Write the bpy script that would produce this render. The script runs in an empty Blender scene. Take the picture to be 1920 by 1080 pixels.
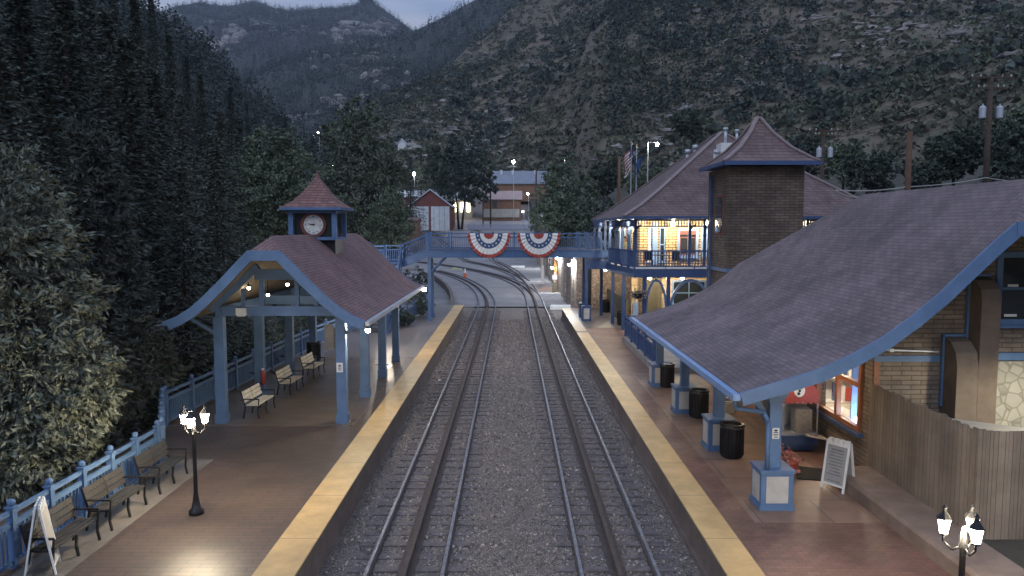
import bpy, bmesh, math, random
import numpy as np
from mathutils import Vector, noise
random.seed(7); RNG = np.random.default_rng(11)
R = math.radians
S = bpy.context.scene; COL = S.collection

# ------------------------------------------------------------------ camera
CAMH = 6.9; F = 1400.0; PITCH = math.atan(112 / F)
cd = bpy.data.cameras.new('camera'); cam = bpy.data.objects.new('camera', cd); COL.objects.link(cam)
cam.location = (0, 0, CAMH); cam.rotation_euler = (math.pi / 2 - PITCH, 0, 0)
cd.sensor_width = 36; cd.lens = F / 1920 * 36; cd.clip_start = 0.1; cd.clip_end = 12000
S.camera = cam
S.render.resolution_x = 1024; S.render.resolution_y = 576
# ------------------------------------------------------------------ world, sun, exposure
SUN_EL, SUN_AZ = 4.0, 200.0
w = bpy.data.worlds.new('World'); S.world = w; w.use_nodes = True
nt = w.node_tree; nt.nodes.clear()
wo = nt.nodes.new('ShaderNodeOutputWorld'); bg = nt.nodes.new('ShaderNodeBackground')
sky = nt.nodes.new('ShaderNodeTexSky'); sky.sky_type = 'NISHITA'; sky.sun_disc = False
sky.sun_elevation = R(SUN_EL); sky.sun_rotation = R(SUN_AZ); sky.altitude = 2000; sky.ozone_density = 3.0
sky.air_density = 1.0; sky.dust_density = 0.6
tc = nt.nodes.new('ShaderNodeTexCoord')
cn = nt.nodes.new('ShaderNodeTexNoise'); cn.inputs['Scale'].default_value = 3.0; cn.inputs['Detail'].default_value = 6
mp = nt.nodes.new('ShaderNodeMapping'); mp.inputs['Scale'].default_value = (1, 1, 4.5)
cr = nt.nodes.new('ShaderNodeValToRGB'); cr.color_ramp.elements[0].position = .18; cr.color_ramp.elements[1].position = .52
mx = nt.nodes.new('ShaderNodeMix'); mx.data_type = 'RGBA'
mx.inputs['B'].default_value = (1.55, 1.9, 2.75, 1)
ml = nt.nodes.new('ShaderNodeMath'); ml.operation = 'MULTIPLY'; ml.inputs[1].default_value = .97
L = nt.links.new
L(tc.outputs['Generated'], mp.inputs[0]); L(mp.outputs[0], cn.inputs['Vector']); L(cn.outputs['Fac'], cr.inputs[0])
L(cr.outputs[0], ml.inputs[0]); L(ml.outputs[0], mx.inputs['Factor']); L(sky.outputs[0], mx.inputs['A'])
sx = nt.nodes.new('ShaderNodeSeparateXYZ'); L(tc.outputs['Generated'], sx.inputs[0])   # low sky darkened by an added cloud bank over the mountains
hr = nt.nodes.new('ShaderNodeMapRange'); hr.inputs[1].default_value = .18; hr.inputs[2].default_value = .5; hr.inputs[3].default_value = 1; hr.inputs[4].default_value = 0; hr.interpolation_type = 'SMOOTHSTEP'; L(sx.outputs[2], hr.inputs[0])
n2 = nt.nodes.new('ShaderNodeTexNoise'); n2.inputs['Scale'].default_value = 9; n2.inputs['Detail'].default_value = 7; L(mp.outputs[0], n2.inputs['Vector'])
c2 = nt.nodes.new('ShaderNodeValToRGB'); c2.color_ramp.elements[0].position = .35; c2.color_ramp.elements[1].position = .65; c2.color_ramp.elements[0].color = (.62, .74, 1.08, 1); c2.color_ramp.elements[1].color = (.98, 1.08, 1.36, 1); L(n2.outputs['Fac'], c2.inputs[0])
m2 = nt.nodes.new('ShaderNodeMix'); m2.data_type = 'RGBA'; L(hr.outputs[0], m2.inputs['Factor']); L(mx.outputs['Result'], m2.inputs['A']); L(c2.outputs[0], m2.inputs['B'])
L(m2.outputs['Result'], bg.inputs[0]); L(bg.outputs[0], wo.inputs[0])
bg.inputs[1].default_value = 0.12
sl = bpy.data.lights.new('sun', 'SUN'); sun = bpy.data.objects.new('sun', sl); COL.objects.link(sun)
sl.energy = 0.25; sl.angle = R(25); sl.color = (.80, .86, 1.0)
sun.rotation_euler = (R(50), 0, R(-20)); sun.location = (0, -20, 60)
S.view_settings.view_transform = 'Standard'; S.view_settings.look = 'None'
S.view_settings.exposure = 1.72; S.view_settings.gamma = 1.0; S.view_settings.use_curve_mapping = False
S.cycles.max_bounces = 5; S.cycles.diffuse_bounces = 3; S.cycles.glossy_bounces = 2; S.cycles.transparent_max_bounces = 6
S.cycles.sample_clamp_indirect = 3.0; S.cycles.use_denoising = True

# ------------------------------------------------------------------ materials
MATS = {}
def mat(name, color, rough=.8, var=.25, scale=6.0, kind='noise', c2=None, bump=.0, bscale=None, metal=0, emit=None, spec=.4, p=None, island=0.0, vec=None):
    """procedural material. kind: noise, brick, stone, plank, leaf, gravel"""
    if name in MATS: return MATS[name]
    m = bpy.data.materials.new(name); m.use_nodes = True; t = m.node_tree; n = t.nodes; b = n['Principled BSDF']; lk = t.links.new
    b.inputs['Roughness'].default_value = rough; b.inputs['Metallic'].default_value = metal
    b.inputs['Specular IOR Level'].default_value = spec
    if emit:
        b.inputs['Emission Color'].default_value = (*emit[:3], 1); b.inputs['Emission Strength'].default_value = emit[3]
    co = n.new('ShaderNodeNewGeometry')
    c2 = c2 or tuple(c * .55 for c in color)
    sep = n.new('ShaderNodeSeparateXYZ'); lk(co.outputs['Position'], sep.inputs[0])
    ad = n.new('ShaderNodeMath'); ad.operation = 'ADD'; lk(sep.outputs[0], ad.inputs[0]); lk(sep.outputs[1], ad.inputs[1])
    cb = n.new('ShaderNodeCombineXYZ'); lk(ad.outputs[0], cb.inputs[0]); lk(sep.outputs[2], cb.inputs[1])
    if vec:
        a2 = n.new('ShaderNodeMath'); a2.operation = 'ADD' if vec == '+' else 'SUBTRACT'; lk(sep.outputs[2], a2.inputs[0]); lk(sep.outputs[0], a2.inputs[1])
        cb = n.new('ShaderNodeCombineXYZ'); lk(sep.outputs[1], cb.inputs[0]); lk(a2.outputs[0], cb.inputs[1])
    no = n.new('ShaderNodeTexNoise'); no.inputs['Scale'].default_value = scale; no.inputs['Detail'].default_value = 6; no.inputs['Roughness'].default_value = .65
    lk(co.outputs['Position'], no.inputs['Vector'])
    rp = n.new('ShaderNodeValToRGB'); rp.color_ramp.elements[0].position = .3; rp.color_ramp.elements[1].position = .7
    rp.color_ramp.elements[0].color = (*c2, 1); rp.color_ramp.elements[1].color = (*color, 1)
    lk(no.outputs['Fac'], rp.inputs[0]); out = rp.outputs[0]; hgt = no.outputs['Fac']
    def mixc(fac, a, bb, mode='MIX'):
        x = n.new('ShaderNodeMix'); x.data_type = 'RGBA'; x.blend_type = mode
        if isinstance(fac, float): x.inputs['Factor'].default_value = fac
        else: lk(fac, x.inputs['Factor'])
        for s, v in (('A', a), ('B', bb)):
            if isinstance(v, tuple): x.inputs[s].default_value = (*v, 1)
            else: lk(v, x.inputs[s])
        return x.outputs['Result']
    if kind == 'brick' or kind == 'paver':
        p = p or (.22, .075, (.1, .09, .08))
        bt = n.new('ShaderNodeTexBrick'); bt.inputs['Scale'].default_value = 1
        bt.inputs['Brick Width'].default_value = p[0]; bt.inputs['Row Height'].default_value = p[1]
        bt.inputs['Mortar Size'].default_value = min(p[0], p[1]) * .07 if len(p) < 4 else p[3]; bt.inputs['Bias'].default_value = 0
        bt.inputs['Color1'].default_value = (*color, 1); bt.inputs['Color2'].default_value = (*c2, 1); bt.inputs['Mortar'].default_value = (*p[2], 1)
        lk(cb.outputs[0] if kind == 'brick' else co.outputs['Position'], bt.inputs['Vector'])
        # blotchy weathering over the bricks
        r2 = n.new('ShaderNodeValToRGB'); r2.color_ramp.elements[0].position = .3; r2.color_ramp.elements[1].position = .75
        r2.color_ramp.elements[0].color = (1 - var,) * 3 + (1,); r2.color_ramp.elements[1].color = (1 + var,) * 3 + (1,)
        lk(no.outputs['Fac'], r2.inputs[0]); out = mixc(1.0, bt.outputs[0], r2.outputs[0], 'MULTIPLY'); 
        iv = n.new('ShaderNodeMath'); iv.operation = 'MULTIPLY_ADD'; iv.inputs[1].default_value = -1.0; lk(bt.outputs['Fac'], iv.inputs[0]); lk(no.outputs['Fac'], iv.inputs[2]); hgt = iv.outputs[0]
    elif kind in ('stone', 'gravel'):
        p = p or (3.0, (.08, .07, .06))
        v = n.new('ShaderNodeTexVoronoi'); v.inputs['Scale'].default_value = p[0]
        src = cb.outputs[0] if kind == 'stone' else co.outputs['Position']
        lk(src, v.inputs['Vector'])
        hs = n.new('ShaderNodeSeparateColor'); lk(v.outputs['Color'], hs.inputs[0])
        r3 = n.new('ShaderNodeValToRGB'); r3.color_ramp.elements[0].color = (*c2, 1); r3.color_ramp.elements[1].color = (*color, 1)
        lk(hs.outputs[0], r3.inputs[0]); out = mixc(.35, r3.outputs[0], out)
        v2 = n.new('ShaderNodeTexVoronoi'); v2.feature = 'DISTANCE_TO_EDGE'; v2.inputs['Scale'].default_value = p[0]; lk(src, v2.inputs['Vector'])
        r4 = n.new('ShaderNodeValToRGB'); r4.color_ramp.elements[0].position = .0; r4.color_ramp.elements[1].position = .09 if kind == 'stone' else .2
        r4.color_ramp.elements[0].color = (1, 1, 1, 1); r4.color_ramp.elements[1].color = (0, 0, 0, 1); lk(v2.outputs['Distance'], r4.inputs[0])
        out = mixc(r4.outputs[0], out, p[1]); hgt = v2.outputs['Distance']
    elif kind == 'plank':
        p = p or (.14, 'x')
        wv = n.new('ShaderNodeMath'); wv.operation = 'DIVIDE'; wv.inputs[1].default_value = p[0]
        lk(ad.outputs[0] if p[1] == 'h' else sep.outputs[{'x': 0, 'y': 1, 'z': 2}[p[1]]], wv.inputs[0])
        fl = n.new('ShaderNodeMath'); fl.operation = 'FLOOR'; lk(wv.outputs[0], fl.inputs[0])
        wn = n.new('ShaderNodeTexWhiteNoise'); wn.noise_dimensions = '1D'; lk(fl.outputs[0], wn.inputs['W'])
        fr = n.new('ShaderNodeMath'); fr.operation = 'FRACT'; lk(wv.outputs[0], fr.inputs[0])
        lt = n.new('ShaderNodeMath'); lt.operation = 'LESS_THAN'; lt.inputs[1].default_value = .07; lk(fr.outputs[0], lt.inputs[0])
        r5 = n.new('ShaderNodeValToRGB'); r5.color_ramp.elements[0].color = (.84,) * 3 + (1,); r5.color_ramp.elements[1].color = (1.12,) * 3 + (1,)
        lk(wn.outputs['Value'], r5.inputs[0]); out = mixc(1.0, out, r5.outputs[0], 'MULTIPLY')
        out = mixc(lt.outputs[0], out, tuple(c * .25 for c in color))
        iv = n.new('ShaderNodeMath'); iv.operation = 'MULTIPLY'; iv.inputs[1].default_value = -1.0; lk(lt.outputs[0], iv.inputs[0]); hgt = iv.outputs[0]
    if island:
        r6 = n.new('ShaderNodeValToRGB'); r6.color_ramp.elements[0].color = (1 - island,) * 3 + (1,); r6.color_ramp.elements[1].color = (1 + island,) * 3 + (1,)
        lk(co.outputs['Random Per Island'], r6.inputs[0]); out = mixc(1.0, out, r6.outputs[0], 'MULTIPLY')
    lk(out, b.inputs['Base Color'])
    if kind == 'paver':
        n3 = n.new('ShaderNodeTexNoise'); n3.inputs['Scale'].default_value = .7; n3.inputs['Detail'].default_value = 5; lk(co.outputs['Position'], n3.inputs['Vector'])
        mr = n.new('ShaderNodeMapRange'); mr.inputs[1].default_value = .3; mr.inputs[2].default_value = .7; mr.inputs[3].default_value = rough * .88; mr.inputs[4].default_value = min(1, rough * 1.25); lk(n3.outputs['Fac'], mr.inputs[0]); lk(mr.outputs[0], b.inputs['Roughness'])
    if bump:
        bp = n.new('ShaderNodeBump'); bp.inputs['Strength'].default_value = bump; bp.inputs['Distance'].default_value = .03
        if bscale:
            n2 = n.new('ShaderNodeTexNoise'); n2.inputs['Scale'].default_value = bscale; n2.inputs['Detail'].default_value = 4; lk(co.outputs['Position'], n2.inputs['Vector']); hgt = n2.outputs['Fac']
        lk(hgt, bp.inputs['Height']); lk(bp.outputs[0], b.inputs['Normal'])
    MATS[name] = m; return m

def glow(name, c, s):
    if name in MATS: return MATS[name]
    m = bpy.data.materials.new(name); m.use_nodes = True; t = m.node_tree; t.nodes.clear()
    o = t.nodes.new('ShaderNodeOutputMaterial'); e = t.nodes.new('ShaderNodeEmission')
    e.inputs[0].default_value = (*c, 1); e.inputs[1].default_value = s; t.links.new(e.outputs[0], o.inputs[0])
    MATS[name] = m; return m

BLUE = mat('blue_paint', (.108, .188, .33), .55, c2=(.072, .13, .235), scale=1.6, bump=.25, bscale=22)
BLUEB = mat('bridge_blue_paint', (.07, .135, .28), .55, c2=(.045, .09, .19), scale=1.3, bump=.2, bscale=20)
BLUED = mat('dark_blue_paint', (.05, .09, .2), .55, c2=(.035, .065, .15), scale=4)
BLUEL = mat('pale_and_lit_blue', (.22, .34, .55), .5, c2=(.17, .28, .48), scale=4)
SHING = mat('shingles_brown', (.175, .12, .112), .9, .3, 1.1, 'brick', c2=(.13, .09, .085), p=(.34, .15, (.085, .06, .06), .016), bump=.5)
SHINGS = mat('shingles_grey', (.185, .142, .144), .92, .36, .7, 'brick', c2=(.145, .112, .115), p=(.33, .165, (.10, .078, .082), .012), bump=.4, vec='+')
SHINGR = mat('red_shingles', (.225, .135, .125), .88, .25, 1.2, 'brick', c2=(.18, .105, .105), p=(.3, .15, (.09, .055, .055), .014), bump=.5, vec='-')
SHINGC = mat('cupola_shingles', (.27, .14, .12), .88, .2, 1.6, 'brick', c2=(.18, .095, .085), p=(.26, .1, (.09, .05, .045), .012), bump=.4)
BRICK = mat('rustic_brick', (.225, .18, .138), .9, .4, 1.6, 'brick', c2=(.165, .13, .10), p=(.48, .115, (.10, .08, .064), .012), bump=.7)
BRICKD = mat('dark_brick', (.15, .112, .085), .92, .45, .8, 'brick', c2=(.10, .076, .06), p=(.42, .12, (.05, .038, .03), .014), bump=.6)
BRICKY = mat('buff_brick', (.62, .46, .26), .85, .2, 2.5, 'brick', c2=(.48, .33, .17), p=(.5, .16, (.16, .10, .05), .03), bump=.6)
STONE = mat('rubble_stone', (.46, .37, .30), .9, scale=3, kind='stone', c2=(.2, .15, .125), p=(4.4, (.13, .105, .09)), bump=1.0)
STONEL = mat('pale_ashlar', (.62, .5, .34), .85, .15, 2.0, 'brick', c2=(.52, .4, .26), p=(.9, .42, (.3, .22, .13), .02), bump=.4)
PAVERL = mat('brown_paving', (.125, .083, .06), .38, .35, .45, 'paver', c2=(.095, .068, .05), p=(.6, .16, (.055, .042, .035), .012), bump=.12, spec=.5)
PAVERR = mat('red_paving', (.215, .115, .085), .5, .35, .6, 'paver', c2=(.16, .085, .065), p=(.24, .12, (.11, .07, .055), .008), bump=.15, spec=.4)
CONC = mat('concrete', (.33, .30, .26), .8, c2=(.2, .18, .155), scale=1.4, bump=.3, bscale=25)
CONCD = mat('dark_concrete', (.17, .135, .12), .85, c2=(.09, .07, .062), scale=1.1, bump=.4, bscale=12)
CONCB = mat('yard_concrete', (.27, .255, .25), .85, c2=(.17, .16, .16), scale=.35, bump=.3, bscale=14)
YEL = mat('yellow_edge', (.60, .40, .175), .45, .22, 1.7, 'paver', c2=(.53, .355, .155), p=(7, 2.4, (.22, .16, .09), .011), bump=.25)
BALL = mat('ballast', (.36, .295, .245), .95, scale=1.5, kind='gravel', c2=(.13, .11, .10), p=(20.0, (.06, .052, .05)), bump=1.0)
TIE = mat('tie_wood', (.17, .145, .14), .85, c2=(.075, .062, .06), scale=5, bump=.4, bscale=20)
STEEL = mat('rail_steel', (.24, .25, .29), .5, c2=(.11, .10, .105), scale=6, metal=.45, spec=.5)
RUST = mat('rusty_steel', (.11, .085, .075), .8, c2=(.055, .043, .04), scale=9, metal=.3)
BLK = mat('black_plastic', (.014, .014, .016), .4, c2=(.008, .008, .009), scale=8)
IRON = mat('black_iron', (.03, .03, .033), .45, c2=(.015, .015, .017), scale=8, metal=.4)
WHT = mat('white_paint', (.72, .72, .70), .6, c2=(.6, .6, .58), scale=3)
WHTD = mat('worn_white', (.5, .48, .44), .7, c2=(.36, .34, .31), scale=2)
CREAM = mat('cream_slats', (.72, .66, .52), .6, c2=(.55, .49, .38), scale=6)
WOODF = mat('fence_wood', (.25, .205, .16), .88, scale=.9, kind='plank', c2=(.13, .105, .085), p=(.145, 'h'), bump=.5)
WOODR = mat('red_wood', (.30, .115, .05), .45, c2=(.2, .07, .032), scale=4)
WOODC = mat('tan_ceiling', (.33, .265, .185), .7, scale=1.2, kind='plank', c2=(.25, .2, .135), p=(.12, 'y'))
WOODP = mat('pole_wood', (.10, .07, .05), .9, c2=(.05, .035, .028), scale=4)
WOODB = mat('brown_pole_wood', (.13, .075, .045), .9, c2=(.08, .045, .03), scale=4)
GRN = mat('painted_boards', (.17, .15, .1), .8, scale=2, kind='plank', c2=(.10, .09, .06), p=(.15, 'h'))
RED = mat('red_paint', (.36, .06, .045), .5, c2=(.28, .045, .035), scale=3)
ORANGE = mat('cone_orange', (.75, .15, .04), .5)
GALV = mat('galvanised', (.5, .53, .57), .45, c2=(.4, .42, .46), scale=5, metal=.4)
GLASSD = mat('dark_glass', (.02, .025, .03), .06, c2=(.03, .035, .04), scale=2, spec=.8)
MROOF = mat('metal_roof', (.22, .24, .29), .6, c2=(.17, .185, .22), scale=.4)
PROOF = mat('pink_roof', (.27, .21, .22), .7, c2=(.2, .16, .17), scale=.5)
WROOF = mat('pale_roof', (.6, .64, .7), .6, c2=(.5, .54, .6), scale=.6)
ORW = mat('orange_siding', (.25, .14, .085), .8, c2=(.18, .10, .065), scale=.8)
REDW = mat('maroon_siding', (.2, .07, .055), .8, c2=(.13, .045, .038), scale=1)
DOORW = mat('white_doors', (.66, .68, .70), .7, scale=1, kind='plank', c2=(.5, .5, .5), p=(1.3, 'h'))
BARK = mat('bark', (.06, .047, .038), .95, c2=(.05, .037, .03), scale=5, bump=.6)
SKIN = mat('skin', (.55, .33, .24), .6)
LEAF_SAGE = mat('leaves_sage', (.185, .20, .145), .85, scale=.9, c2=(.075, .085, .065), island=.45)
LEAF_DEC = mat('leaves_green', (.14, .17, .11), .85, scale=.5, c2=(.085, .105, .065), island=.35)
LEAF_DARK = mat('leaves_dark', (.068, .088, .065), .9, scale=.5, c2=(.038, .05, .04), island=.5)
NEED = mat('needles', (.062, .076, .06), .9, scale=.28, c2=(.027, .036, .032), island=.55)
NEED2 = mat('needles_blue', (.095, .108, .088), .9, scale=.3, c2=(.042, .052, .047), island=.55)
SCRUB = mat('scrub_leaves', (.125, .13, .075), .95, scale=.035, c2=(.06, .07, .05), island=.5)
WOODS = mat('forest_leaves', (.05, .066, .05), .95, scale=.02, c2=(.024, .036, .03), island=.5)
HILLM = mat('hill_soil', (.175, .142, .10), .95, scale=.09, c2=(.075, .07, .05), bump=.6, bscale=.6)
MTNM = mat('mountain_soil', (.055, .055, .048), .95, scale=.012, c2=(.022, .03, .027), bump=.6, bscale=.2)
ROCK = mat('granite', (.31, .28, .26), .95, scale=.5, c2=(.14, .13, .12), bump=.8, bscale=1.2, island=.3)
SOIL = mat('soil', (.07, .06, .045), .95, scale=.4, c2=(.03, .03, .022), bump=.8, bscale=6)
ROAD = mat('road', (.3, .3, .32), .85, scale=.3, c2=(.22, .22, .24))
LAMPW = glow('lamp_warm', (1, .84, .58), 230)
LAMPS = glow('lamp_small', (1, .9, .72), 14)
LAMPC = glow('lamp_cool', (.9, .95, 1), 430)
LAMPF = glow('lamp_flood', (1, .87, .68), 240)
LAMPO = glow('lamp_orange', (1, .5, .12), 90)

# ------------------------------------------------------------------ mesh helpers
class MB:
    def __init__(s): s.v = []; s.f = []; s.mi = []
    def face(s, pts, m=0):
        k = len(s.v); s.v += [tuple(p) for p in pts]; s.f.append(tuple(range(k, k + len(pts)))); s.mi.append(m); return s
    def box(s, x0, x1, y0, y1, z0, z1, m=0):
        k = len(s.v)
        s.v += [(x0, y0, z0), (x1, y0, z0), (x1, y1, z0), (x0, y1, z0), (x0, y0, z1), (x1, y0, z1), (x1, y1, z1), (x0, y1, z1)]
        for q in ((0, 3, 2, 1), (4, 5, 6, 7), (0, 1, 5, 4), (1, 2, 6, 5), (2, 3, 7, 6), (3, 0, 4, 7)):
            s.f.append(tuple(k + i for i in q)); s.mi.append(m)
        return s
    def cbox(s, c, d, rz=0, m=0):
        k = len(s.v); s.box(-d[0] / 2, d[0] / 2, -d[1] / 2, d[1] / 2, -d[2] / 2, d[2] / 2, m)
        ca, sa = math.cos(rz), math.sin(rz)
        for i in range(k, len(s.v)):
            x, y, z = s.v[i]; s.v[i] = (c[0] + x * ca - y * sa, c[1] + x * sa + y * ca, c[2] + z)
        return s
    def bar(s, a, b, wd, h=None, m=0, up=(0, 0, 1)):
        h = h or wd; a = Vector(a); b = Vector(b); d = (b - a).normalized(); u = Vector(up)
        if abs(d.dot(u)) > .98: u = Vector((0, 1, 0))
        r = d.cross(u).normalized() * wd / 2; t = r.cross(d).normalized() * h / 2; k = len(s.v)
        for p in (a, b):
            for q in (-r - t, r - t, r + t, -r + t): s.v.append(tuple(p + q))
        for q in ((0, 1, 2, 3), (7, 6, 5, 4), (0, 4, 5, 1), (1, 5, 6, 2), (2, 6, 7, 3), (3, 7, 4, 0)):
            s.f.append(tuple(k + i for i in q)); s.mi.append(m)
        return s
    def tube(s, a, b, r0, r1=None, n=8, m=0, cap=True):
        r1 = r0 if r1 is None else r1; a = Vector(a); b = Vector(b); d = (b - a).normalized()
        u = Vector((0, 0, 1)) if abs(d.z) < .9 else Vector((1, 0, 0)); x = d.cross(u).normalized(); y = x.cross(d); k = len(s.v)
        for p, r in ((a, r0), (b, r1)):
            for i in range(n):
                t = 2 * math.pi * i / n; s.v.append(tuple(p + (x * math.cos(t) + y * math.sin(t)) * r))
        for i in range(n):
            j = (i + 1) % n; s.f.append((k + i, k + j, k + n + j, k + n + i)); s.mi.append(m)
        if cap: s.f.append(tuple(range(k + n - 1, k - 1, -1))); s.mi.append(m); s.f.append(tuple(range(k + n, k + 2 * n))); s.mi.append(m)
        return s
    def lathe(s, c, prof, n=12, m=0):
        k = len(s.v)
        for r, z in prof:
            for i in range(n):
                t = 2 * math.pi * i / n; s.v.append((c[0] + r * math.cos(t), c[1] + r * math.sin(t), c[2] + z))
        for q in range(len(prof) - 1):
            for i in range(n):
                j = (i + 1) % n; s.f.append((k + q * n + i, k + q * n + j, k + (q + 1) * n + j, k + (q + 1) * n + i)); s.mi.append(m)
        s.f.append(tuple(k + n - 1 - i for i in range(n))); s.mi.append(m)
        s.f.append(tuple(k + (len(prof) - 1) * n + i for i in range(n))); s.mi.append(m)
        return s
    def ball(s, c, r, n=10, m=0, sz=1.0):
        return s.lathe(c, [(max(.001, r * math.sin(math.pi * i / 6)), -r * sz * math.cos(math.pi * i / 6)) for i in range(7)], n, m)
    def ribbon(s, top, bot, y0, y1, m=0):
        """closed strip in the XZ plane between two polylines, extruded along Y"""
        k = len(s.v); n = len(top)
        for y in (y0, y1):
            for p in top: s.v.append((p[0], y, p[1]))
            for p in bot: s.v.append((p[0], y, p[1]))
        o = 2 * n
        for i in range(n - 1):
            for q in ((i, n + i, n + i + 1, i + 1), (o + i + 1, o + n + i + 1, o + n + i, o + i), (i + 1, o + i + 1, o + i, i), (n + i, o + n + i, o + n + i + 1, n + i + 1)):
                s.f.append(tuple(k + a for a in q)); s.mi.append(m)
        for i in (0, n - 1): s.f.append((k + i, k + o + i, k + o + n + i, k + n + i)); s.mi.append(m)
        return s
    def prism(s, poly, axis, a0, a1, m=0):
        k = len(s.v); n = len(poly)
        for a in (a0, a1):
            for p in poly: s.v.append({'y': (p[0], a, p[1]), 'x': (a, p[0], p[1]), 'z': (p[0], p[1], a)}[axis])
        s.f.append(tuple(range(k, k + n))); s.mi.append(m); s.f.append(tuple(range(k + 2 * n - 1, k + n - 1, -1))); s.mi.append(m)
        for i in range(n):
            j = (i + 1) % n; s.f.append((k + i, k + n + i, k + n + j, k + j)); s.mi.append(m)
        return s
    def build(s, name, mats, parent=None, smooth=False, off=None):
        org = ORG.get(parent.name, (0, 0, 0)) if parent else (0, 0, 0)
        if off: org = tuple(org[i] + off[i] for i in range(3))
        me = bpy.data.meshes.new(name); me.from_pydata([(p[0] - org[0], p[1] - org[1], p[2] - org[2]) for p in s.v], [], s.f)
        if not isinstance(mats, (list, tuple)): mats = [mats]
        for q in mats: me.materials.append(q)
        if len(mats) > 1: me.polygons.foreach_set('material_index', s.mi)
        if smooth: me.polygons.foreach_set('use_smooth', [True] * len(me.polygons))
        me.update(); o = bpy.data.objects.new(name, me); COL.objects.link(o)
        if parent:
            o.parent = parent; ORG[o.name] = ORG.get(parent.name, (0, 0, 0))
        return o
ORG = {}
def tag(o, label=None, cat=None, group=None, kind=None):
    if label: o['label'] = label
    if cat: o['category'] = cat
    if group: o['group'] = group
    if kind: o['kind'] = kind
    return o
def thing(name, label, cat, loc=(0, 0, 0), group=None):
    o = bpy.data.objects.new(name, None); o.empty_display_size = .2; COL.objects.link(o); o.location = loc; ORG[o.name] = tuple(loc)
    return tag(o, label, cat, group)
def copy_tree(o, parent=None):
    c = o.copy(); COL.objects.link(c)
    if parent: c.parent = parent
    for ch in list(o.children): copy_tree(ch, c)
    return c
def place(proto, spots, group=None):
    """spots: (x,y,z,rz,label). first one moves the prototype itself"""
    src = proto; out = []
    for i, (x, y, z, rz, lab) in enumerate(spots):
        o = proto if i == 0 else copy_tree(src)
        o.location = (x, y, z); o.rotation_euler = (0, 0, rz); o['label'] = lab
        if group: o['group'] = group
        out.append(o)
    return out
def struct(mb, name, m, label=None):
    return tag(mb.build(name, m), label, None, None, 'structure')

PZ = .75   # platform height
# ------------------------------------------------------------------ terrain
def sm(a, b, x):
    t = min(1, max(0, (x - a) / (b - a))); return t * t * (3 - 2 * t)
def T(x, y):
    z = 0.0
    xl = -11.2 - max(0, y - 60) ** 2 / 260.0
    if x < xl: z += -1.6 * sm(0, 5, xl - x) + max(0, xl - x - 9) * .42 + 3.0 * sm(50, 110, y) * sm(1, 8, xl - x)
    xr = 5.45 if y > 57.5 else 14.0
    if x > xr: z += 4.4 * sm(0, .3 if y > 57.5 else 6, x - xr) + max(0, x - xr - 12) * .2
    z += 6.3 * sm(150, 186, y) * (1 if x <= 5.45 else .6) + max(0, y - 192) * .18
    if abs(x) > 12: z += .5 * (noise.noise(Vector((x * .07, y * .07, 0)))) * sm(12, 25, abs(x)) * 3
    return z
def axis(pts):
    out = []
    for a, b, st in pts:
        n = max(1, round((b - a) / st)); out += [a + (b - a) * i / n for i in range(n)]
    return out + [pts[-1][1]]
gx = axis([(-900, -120, 60), (-120, -30, 6), (-30, -11, 1.5), (-11, 5.45, 2.0), (5.45, 5.8, .35), (5.8, 30, 2.2), (30, 120, 9), (120, 900, 60)])
gy = axis([(-80, 0, 20), (0, 57, 5), (57, 58, 1), (58, 200, 4), (200, 420, 20)])
mb = MB()
for y in gy:
    for x in gx: mb.v.append((x, y, T(x, y)))
nx = len(gx)
for j in range(len(gy) - 1):
    for i in range(nx - 1):
        mb.f.append((j * nx + i, j * nx + i + 1, (j + 1) * nx + i + 1, (j + 1) * nx + i))
        cx = (gx[i] + gx[i + 1]) / 2; mb.mi.append(0 if (-11.3 - max(0, gy[j] - 60) ** 2 / 260 < cx < 5.5) else 1)
struct(mb, 'ground', [BALL, SOIL], 'dark gravel ballast and soil of the station yard')

def P(px, py_, D):   # point at forward distance D seen along that direction (used only to size distant hills)
    return ((px - 959) * D / F, D, CAMH + (428 - py_) * D / F)
def interp(pts, x):
    if x <= pts[0][0]: return pts[0][1]
    for a, b in zip(pts, pts[1:]):
        if x <= b[0]: return a[1] + (b[1] - a[1]) * (x - a[0]) / (b[0] - a[0])
    return pts[-1][1]
class Hill:
    def __init__(s, crest, r0, z0, r1, amp, seed, pw=.95):
        s.crest, s.r0, s.z0, s.r1, s.amp, s.seed, s.pw = crest, r0, z0, r1, amp, seed, pw
    def at(s, px, t):
        r0 = interp(s.r0, px) if isinstance(s.r0, list) else s.r0; r1 = interp(s.r1, px) if isinstance(s.r1, list) else s.r1
        D = r0 + (r1 - r0) * t; X = (px - 959) * D / F
        zc = CAMH + (428 - interp(s.crest, px)) * r1 / F
        u = t if t <= 1 else 1 - (t - 1) * 1.5
        z = s.z0 + (zc - s.z0) * (max(0, u) ** s.pw)
        e = .25 + .75 * min(1, 4 * u) * (1 if u < .8 else max(.18, (1 - u) / .2))
        nz = noise.fractal(Vector((X / s.amp * .16, D / s.amp * .16, s.seed)), 1.0, 2.1, 5)
        nz += .14 * noise.noise(Vector((X * .035, D * .02, s.seed + 9))) + .07 * noise.noise(Vector((X * .11, D * .07, s.seed)))
        return (X, D, z + nz * s.amp * e)
    def mesh(s, x0, x1, nxp, nt_, name, m, label):
        b = MB()
        for j in range(nt_ + 1):
            for i in range(nxp + 1): b.v.append(s.at(x0 + (x1 - x0) * i / nxp, 1.25 * j / nt_))
        for j in range(nt_):
            for i in range(nxp): k = j * (nxp + 1) + i; b.f.append((k, k + 1, k + nxp + 2, k + nxp + 1)); b.mi.append(0)
        o = struct(b, name, m, label)
        o.data.polygons.foreach_set('use_smooth', [True] * len(o.data.polygons)); return o
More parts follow.
